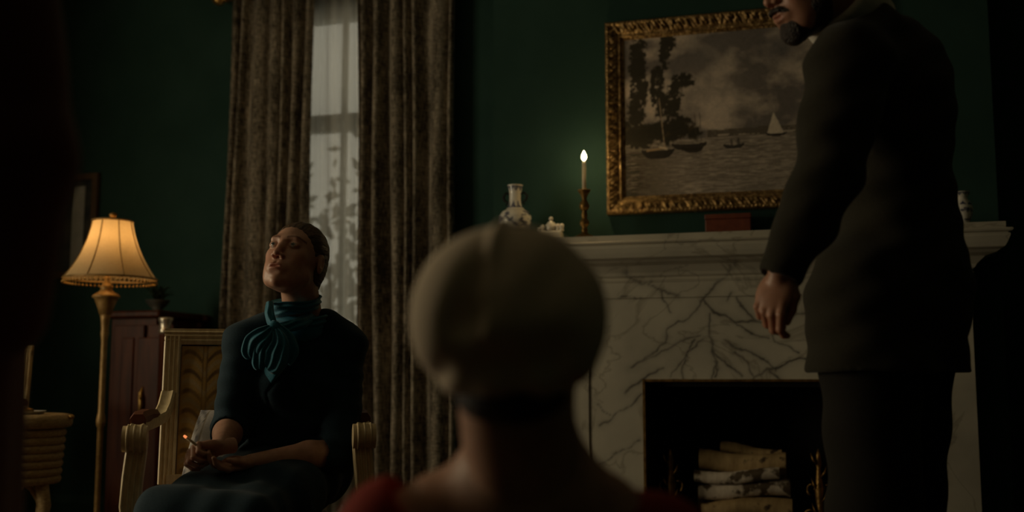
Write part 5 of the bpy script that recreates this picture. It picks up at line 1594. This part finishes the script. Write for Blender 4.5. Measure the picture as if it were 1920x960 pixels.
bv, bf = B.mesh()
fdL = at(1437, 600, 2.20) - LW
l1, lf1, _ = make_hand(LW, fdL, -Rv * .55 - Fh * .62 - Zv * .1, -1, [(.55, .8, .4), (.8, 1.0, .5), (.95, 1.1, .5), (1.0, 1.1, .5)], scale=1.0, thumb=[(.036, .040, -.016), (.034, .068, -.026), (.028, .092, -.034)])
r1, rf1, _ = make_hand(RW, at(1622, 600, 2.74) - RW, Fh, 1, [(.5, .6, .3)] * 4, scale=1.0)
V_all, F_all = join_meshes([(mv, mf_), (bv, bf), (l1, lf1), (r1, rf1)])
pmesh('body', (V_all, F_all), MAT['skin'], mroot, mr, np.concatenate([mcol * np.array([.80, .72, .66]), np.ones((len(bv) + len(l1) + len(r1), 3)) * np.array([.80, .72, .66])]))
# beard and hair
Bd = Field((-.10, -.14, -.15), (.10, .13, .14), .0032)
Bd.ell((0, -.038, -.074), (.061, .056, .048), .02); Bd.ell((0, -.080, -.106), (.030, .026, .026), .02)
for s in (-1, 1): Bd.chain([(s * .068, .002, .015), (s * .064, -.004, -.030), (s * .054, -.032, -.066)], [.009, .016, .020], .02)
Bd.chain([(-.030, -.088, -.064), (-.015, -.104, -.0525), (0, -.108, -.050), (.015, -.104, -.0525), (.030, -.088, -.064)], [.006, .0065, .006, .0065, .006], .006)
Bd.ell((0, -.108, -.066), (.021, .016, .0115), .004, cut=True)
Bd.ell((0, -.068, -.004), (.046, .050, .026), .010, cut=True)
Bd.noise(.0012, 260, 3, 2)
v, f = Bd.mesh(); pmesh('beard', ((MBs @ (v * 1.06).T).T + mh, f), MAT['dark_hair'], mroot, mr)
Hr = Field((-.10, -.12, -.12), (.10, .14, .14), .0035)
Hr.ell((0, .014, .038), (.078, .097, .086), .01); Hr.ell((0, .045, -.02), (.066, .062, .05), .03)
Hr.plane((0, -.070, .070), (0, -.85, -.52), .01); Hr.ell((0, -.06, -.035), (.064, .070, .085), .012, cut=True)
for s in (-1, 1): Hr.ell((s * .078, .004, -.010), (.020, .020, .030), .008, cut=True)
Hr.noise(.0015, 120, 5, 2)
v, f = Hr.mesh(); pmesh('hair', ((MBs @ (v * 1.06).T).T + mh, f), MAT['dark_hair'], mroot, mr)
# shirt collar
Cl = Field(mn - .16, mn + .16, .004)
nd = (mh + (MBs @ np.array([0, .03, -.05])) - mn); nd /= np.linalg.norm(nd)
e1 = np.cross(nd, lf2); e1 /= np.linalg.norm(e1); e2 = np.cross(nd, e1)
for k in range(36):
    g0_, g1_ = 2 * math.pi * k / 36, 2 * math.pi * (k + 1) / 36
    for hh in np.linspace(-.02, .085, 9):
        c_ = mn + nd * hh
        Cl.cap(c_ + .083 * (math.cos(g0_) * e1 + math.sin(g0_) * e2), c_ + .083 * (math.cos(g1_) * e1 + math.sin(g1_) * e2), .007, .007, .01)
v, f = Cl.mesh(); pmesh('shirt_collar', (v, f), MAT['shirt'], mroot, mr)
# jacket
J = Field(lo, hi, .0055)
J.ell(MC, (.135, .185, .22), .06, am); J.ell(at(1682, 165, 2.47), (.112, .16, .12), .05, am); J.ell(MW, (.135, .165, .22), .07, am); J.ell(at(1676, 560, 2.46), (.172, .19, .20), .07, am)
J.cap(at(1622, 62, 2.40), at(1655, 110, 2.45), .068, .09, .04); J.cap(LH + Zv * .10, LH - Zv * .16, .135, .14, .05); J.cap(RH + Zv * .10, RH - Zv * .16, .135, .14, .05); J.cap(LS, RS, .08, .08, .06); J.cap(at(1625, 60, 2.36), LS, .07, .078, .03)
J.chain([LS, LS + (LE - LS) * .5, LE], [.082, .078, .068], .03); J.chain([LE, LE + (LW - LE) * .5, LW + (LE - LW) * .06], [.070, .061, .047], .02)
J.chain([RS, RE, RW + (RE - RW) * .06], [.08, .068, .047], .03)
for e_, w_ in ((LE, LW), (RE, RW)):
    d_ = (w_ - e_) / np.linalg.norm(w_ - e_); J.cap(w_ + d_ * .045, w_ + d_ * .08, .055, .055, 0, cut=True)
J.cap(mn + nd * .030, mn + nd * .12, .094, .115, .008, cut=True)
J.plane(np.array([0, 0, .795]), -Zv)
# arm stands clear of the body: crease along the inside of the sleeve
J.chain([at(1655, 220, 2.30), at(1610, 345, 2.28), at(1545, 470, 2.27), at(1505, 530, 2.26)], [.006, .012, .014, .016], .02, cut=True)
J.warp(lambda p: folds(p, Zv * .9 + Rv * .6, 48, .0028, 14) + folds(p, Zv - Rv * .5, 85, .002, 19))
# centre vent
va, vb = at(1712, 540, 2.33), at(1705, 700, 2.30)
J.chain([at(1735, 520, 2.36), at(1738, 700, 2.33)], [.004, .010], .012, cut=True)
v, f = J.mesh(); pmesh('jacket', (v, f), MAT['suit'], mroot, mr)
T = Field(lo, hi, .007)
T.ell(MP, (.135, .175, .14), .05, am)
for a_, k_, n_ in ((LH, LK, LA), (RH, RK, RA)): T.chain([a_, k_, n_ - Zv * .03], [.112, .096, .088], .03)
T.plane(np.array([0, 0, .045]), -Zv)
T.warp(lambda p: folds(p, Zv + Rv * .4, 42, .0035, 24))
v, f = T.mesh(); pmesh('trousers', (v, f), MAT['trousers'], mroot, mr)
for n_ in (LA, RA):
    F = Field(n_ - .3, n_ + .3, .007); F.cap(n_ + np.array([0, 0, -.055]) - ff * .06, n_ + np.array([0, 0, -.06]) + ff * .18, .045, .042, .02); F.plane(np.array([0, 0, .004]), -Zv)
    v, f = F.mesh(); pmesh('shoe', (v, f), MAT['shoe'], mroot, mr)

# ---------------------------------------------------------------- kneeling woman with the white cap
DK = 1.15
kr = at(980, 900, DK + .03); kr[2] = 0
kroot = empty('person', kr, 'person in a red dress and white linen cap kneeling with their back turned', 'person')
KF = Fh * .985 + Rv * .17
KB = head_basis(KF)
kh = at(963, 607, DK)
kn_ = at(985, 880, DK + .02)
kv, kf_, kcol = make_head(KB, kh + np.array([0, 0, .0]), .93, kn_, .056, h=.0032)
eyes(KB, kh, .93, kroot, kr)
SL, SR = at(716, 1010, DK + .04), at(1262, 1036, DK + .04)
Tc = at(985, 1180, DK + .06); Pl = Tc.copy(); Pl[2] = .26; Pl = Pl - Fh * .02
lo, hi = bounds([SL, SR, Tc, Pl, kn_], .22); lo[2] = 0; hi = hi + Fh * .45 + np.array([.05, .05, 0]); lo = np.minimum(lo, kr - .3)
lo[2] = 0
B = Field(lo, hi, .006)
B.cap(kn_ + Zv * .04, kn_ - Zv * .03, .057, .062, .03)
B.cap(at(985, 920, DK + .03), at(830, 952, DK + .03), .052, .040, .05); B.cap(at(985, 920, DK + .03), at(1130, 955, DK + .03), .052, .040, .05)
B.cap(SL, SR, .042, .042, .05); B.ell(Tc, (.15, .095, .17), .05, ax3); B.ell(Pl, (.16, .13, .14), .06, ax3)
ElK = [SL - Zv * .26 - Rv * .03, SR - Zv * .26 + Rv * .03]; WrK = [kr + Fh * .24 - Rv * .05 + Zv * .30, kr + Fh * .24 + Rv * .05 + Zv * .30]
for s_, e_, w_ in zip((SL, SR), ElK, WrK): B.chain([s_, e_, w_], [.042, .036, .026], .02)
bv, bf = B.mesh()
hands = [make_hand(w_, Fh * .5 + sg * Rv * .6 - Zv * .3, Zv + Fh * .3, sd, [(.3, .4, .3)] * 4, scale=.9, h=.0035) for w_, sg, sd in ((WrK[0], 1, 1), (WrK[1], -1, -1))]
V_all, F_all = join_meshes([(kv, kf_), (bv, bf)] + [(a_, b_) for a_, b_, _ in hands])
pmesh('body', (V_all, F_all), MAT['skin'], kroot, kr, np.concatenate([kcol, np.ones((len(V_all) - len(kcol), 3))]))
# nape hair, its lower lobe added for the hair and shade under the cap
Hk = Field((-.10, -.12, -.14), (.10, .14, .14), .004)
Hk.ell((0, .016, .034), (.0755, .094, .081), .01); Hk.ell((0, .045, -.05), (.060, .050, .052), .03)
Hk.ell((-.006, .046, -.082), (.060, .040, .032), .03); Hk.plane((0, -.06, .07), (0, -.85, -.52), .01); Hk.ell((0, -.06, -.035), (.064, .07, .085), .012, cut=True); Hk.noise(.0012, 130, 5, 2)
v, f = Hk.mesh(); pmesh('hair', ((KB @ (v * .93).T).T + kh, f), MAT['dark_hair'], kroot, kr)
# the cap: soft gathered crown with a centre seam, and a turned band
Cp = Field((-.14, -.14, -.13), (.14, .15, .14), .0030)
Cp.ell((0, .020, .022), (.101, .108, .082), .01); Cp.ell((0, .040, -.020), (.094, .088, .072), .04)
Cp.plane((0, -.075, .03), (0, -1, -.25), .01)
Cp.plane((0, .05, -.088), (0, .10, -1), .012)
Cp.ell((0, -.04, -.05), (.072, .10, .085), .01, cut=True)
def cap_folds(p):
    p = p * np.array([-1.0, 1, 1])          # as seen from behind
    out = -.007 * np.exp(-((p[:, 0] + .004 + .05 * np.maximum(-p[:, 2], 0)) / .007) ** 2) * (p[:, 1] > 0) * (p[:, 2] > -.02)
    # two soft dents on the side and gathers over the band
    for cx_, cz_, rx_, rz_, dp in ((-.018, .034, .017, .030, .014), (-.022, .000, .020, .022, .019), (-.002, -.044, .050, .024, .017), (-.060, -.052, .016, .014, .008), (.050, .030, .026, .045, .008), (.055, -.035, .024, .024, .010), (.01, .05, .02, .03, .004)):
        out += dp * np.exp(-((p[:, 0] - cx_ - .35 * (p[:, 2] - cz_)) / rx_) ** 2 - ((p[:, 2] - cz_) / rz_) ** 2) * (p[:, 1] > -.02)
    out += .0016 * np.sin(p[:, 0] * 150 + 3 * vnoise(p, 8, 2, 18.0)) * np.clip((-.03 - p[:, 2]) / .03, 0, 1)
    out += .0030 * vnoise(p, 12, 2, 30.0)
    return out
Cp.warp(cap_folds)
v, f = Cp.mesh()
pmesh('cap', ((KB @ v.T).T + kh, f), MAT['cap'], kroot, kr)
# dress: wide round neckline, sleeves, spread skirt
Dr = Field(lo, hi, .0055)
Dr.cap(at(985, 925, DK + .03), at(790, 965, DK + .03), .050, .050, .05); Dr.cap(at(985, 940, DK + .03), at(1180, 1012, DK + .03), .050, .048, .05)
Dr.cap(SL, SR, .047, .047, .05); Dr.ell(Tc, (.165, .11, .18), .05, ax3); Dr.ell(Pl, (.19, .17, .17), .08, ax3)
for s_, e_, w_ in zip((SL, SR), ElK, WrK): Dr.chain([s_, e_, w_ + (e_ - w_) * .1], [.050, .052, .050], .03)
Dr.cap(kr + Zv * .14 - Rv * .10 + Fh * .32, kr + Zv * .14 - Rv * .12 - Fh * .12, .11, .13, .10); Dr.cap(kr + Zv * .14 + Rv * .10 + Fh * .32, kr + Zv * .14 + Rv * .12 - Fh * .12, .11, .13, .10)
Dr.cap(kr + Zv * .08 - Fh * .10 - Rv * .1, kr + Zv * .08 - Fh * .10 + Rv * .1, .12, .12, .08)
Dr.plane(np.array([0, 0, .004]), -Zv)
Dr.ell(at(968, 905, DK + .02), (.138, .115, .062), .006, ax3, cut=True)
Dr.warp(lambda p: folds(p, Rv + Fh * .3, 60, .003, 33))
v, f = Dr.mesh(); pmesh('dress', (v, f), MAT['red_dress'], kroot, kr)

# ---------------------------------------------------------------- cloaked figure standing at the left
DC = 1.15
cr0 = at(-262, 700, DC); cr0[2] = 0
croot = empty('person', cr0, 'person standing in a long dark red cloak close by the wicker table', 'person')
CF = Fh * .6 + Rv * .8; CB = head_basis(CF); cl2 = np.cross(Zv, CF)
ch_ = cr0 + Zv * 1.56
nk = cr0 + Zv * 1.40
cv, cf_, ccol = make_head(CB, ch_, .93, nk - Zv * .02, .054, h=.004)
eyes(CB, ch_, .93, croot, cr0)
sR, sL = cr0 + Rv * .125 + Zv * 1.33, cr0 - Rv * .155 + Zv * 1.33
eR = at(38, 296, DC); eL = cr0 - Rv * .21 + Zv * 1.06
wR = at(-30, 600, DC - .02); wL = cr0 - Rv * .06 + Fh * .12 + Zv * .86
ap = np.stack([Rv, Fh, Zv])
lo, hi = bounds([sR, sL, eR, eL, wR, wL, cr0 + Zv * 1.42], .26); lo[2] = 0; hi[2] = 1.5
B = Field(lo, hi, .009)
B.ell(cr0 + Zv * 1.22, (.15, .10, .18), .05, ap); B.ell(cr0 + Zv * .98, (.14, .10, .18), .05, ap); B.cap(nk, cr0 + Zv * 1.25, .05, .07, .04); B.cap(sR, sL, .045, .045, .04)
for s_, e_, w_ in ((sR, eR, wR), (sL, eL, wL)): B.chain([s_, e_, w_], [.042, .036, .026], .02)
for sg in (-1, 1): B.chain([cr0 + Rv * .08 * sg + Zv * .9, cr0 + Rv * .08 * sg + Zv * .48, cr0 + Rv * .08 * sg + Zv * .06], [.08, .055, .04], .03)
bv, bf = B.mesh()
hn = [make_hand(wR, wR - eR, Rv + Zv * .3, 1, [(.4, .5, .3)] * 4, scale=.9, h=.004), make_hand(wL, wR - wL - Zv * .1, -Fh + Zv, -1, [(.4, .5, .3)] * 4, scale=.9, h=.004)]
V_all, F_all = join_meshes([(cv, cf_), (bv, bf)] + [(a_, b_) for a_, b_, _ in hn])
pmesh('body', (V_all, F_all), MAT['skin'], croot, cr0, np.concatenate([ccol, np.ones((len(V_all) - len(ccol), 3))]))
Ck = Field(lo, hi, .007)
Ck.ell(cr0 + Zv * 1.20, (.165, .13, .20), .06, ap); Ck.cap(sR, sL, .055, .055, .05)
Ck.chain([sR, eR, wR + (eR - wR) * .04], [.055, .050, .062], .03); Ck.chain([sL, eL, wL + (eL - wL) * .04], [.066, .056, .050], .03)
Ck.plane(np.array([0, 0, .80]), -Zv)
Ck.warp(lambda p: folds(p, Rv + Fh * .5, 45, .004, 41))
v, f = Ck.mesh(); pmesh('cloak', (v, f), MAT['red_cloak'], croot, cr0)
Sk = Field(lo, hi, .008)
for k in range(12):
    g = 2 * math.pi * k / 12
    Sk.cap(cr0 + Zv * 1.0 + .06 * (math.cos(g) * Rv + math.sin(g) * Fh), cr0 + Zv * .02 + .066 * (math.cos(g) * Rv + math.sin(g) * Fh), .085, .092, .06)
Sk.plane(np.array([0, 0, .006]), -Zv)
Sk.warp(lambda p: .008 * np.sin(9 * np.arctan2((p - cr0) @ Fh, (p - cr0) @ Rv)) * np.clip(1.1 - p[:, 2], 0, 1))
v, f = Sk.mesh(); pmesh('skirt', (v, f), MAT['red_cloak'], croot, cr0)
Cq = Field((-.14, -.14, -.13), (.14, .15, .14), .004)
Cq.ell((0, .020, .022), (.096, .104, .086), .01); Cq.ell((0, .040, -.020), (.090, .086, .072), .04)
Cq.plane((0, -.075, .03), (0, -1, -.25), .01); Cq.plane((0, .05, -.088), (0, .10, -1), .012); Cq.ell((0, -.04, -.05), (.072, .10, .085), .01, cut=True); Cq.noise(.003, 30, 4, 2)
v, f = Cq.mesh(); pmesh('cap', ((CB @ v.T).T + ch_, f), MAT['cap'], croot, cr0)
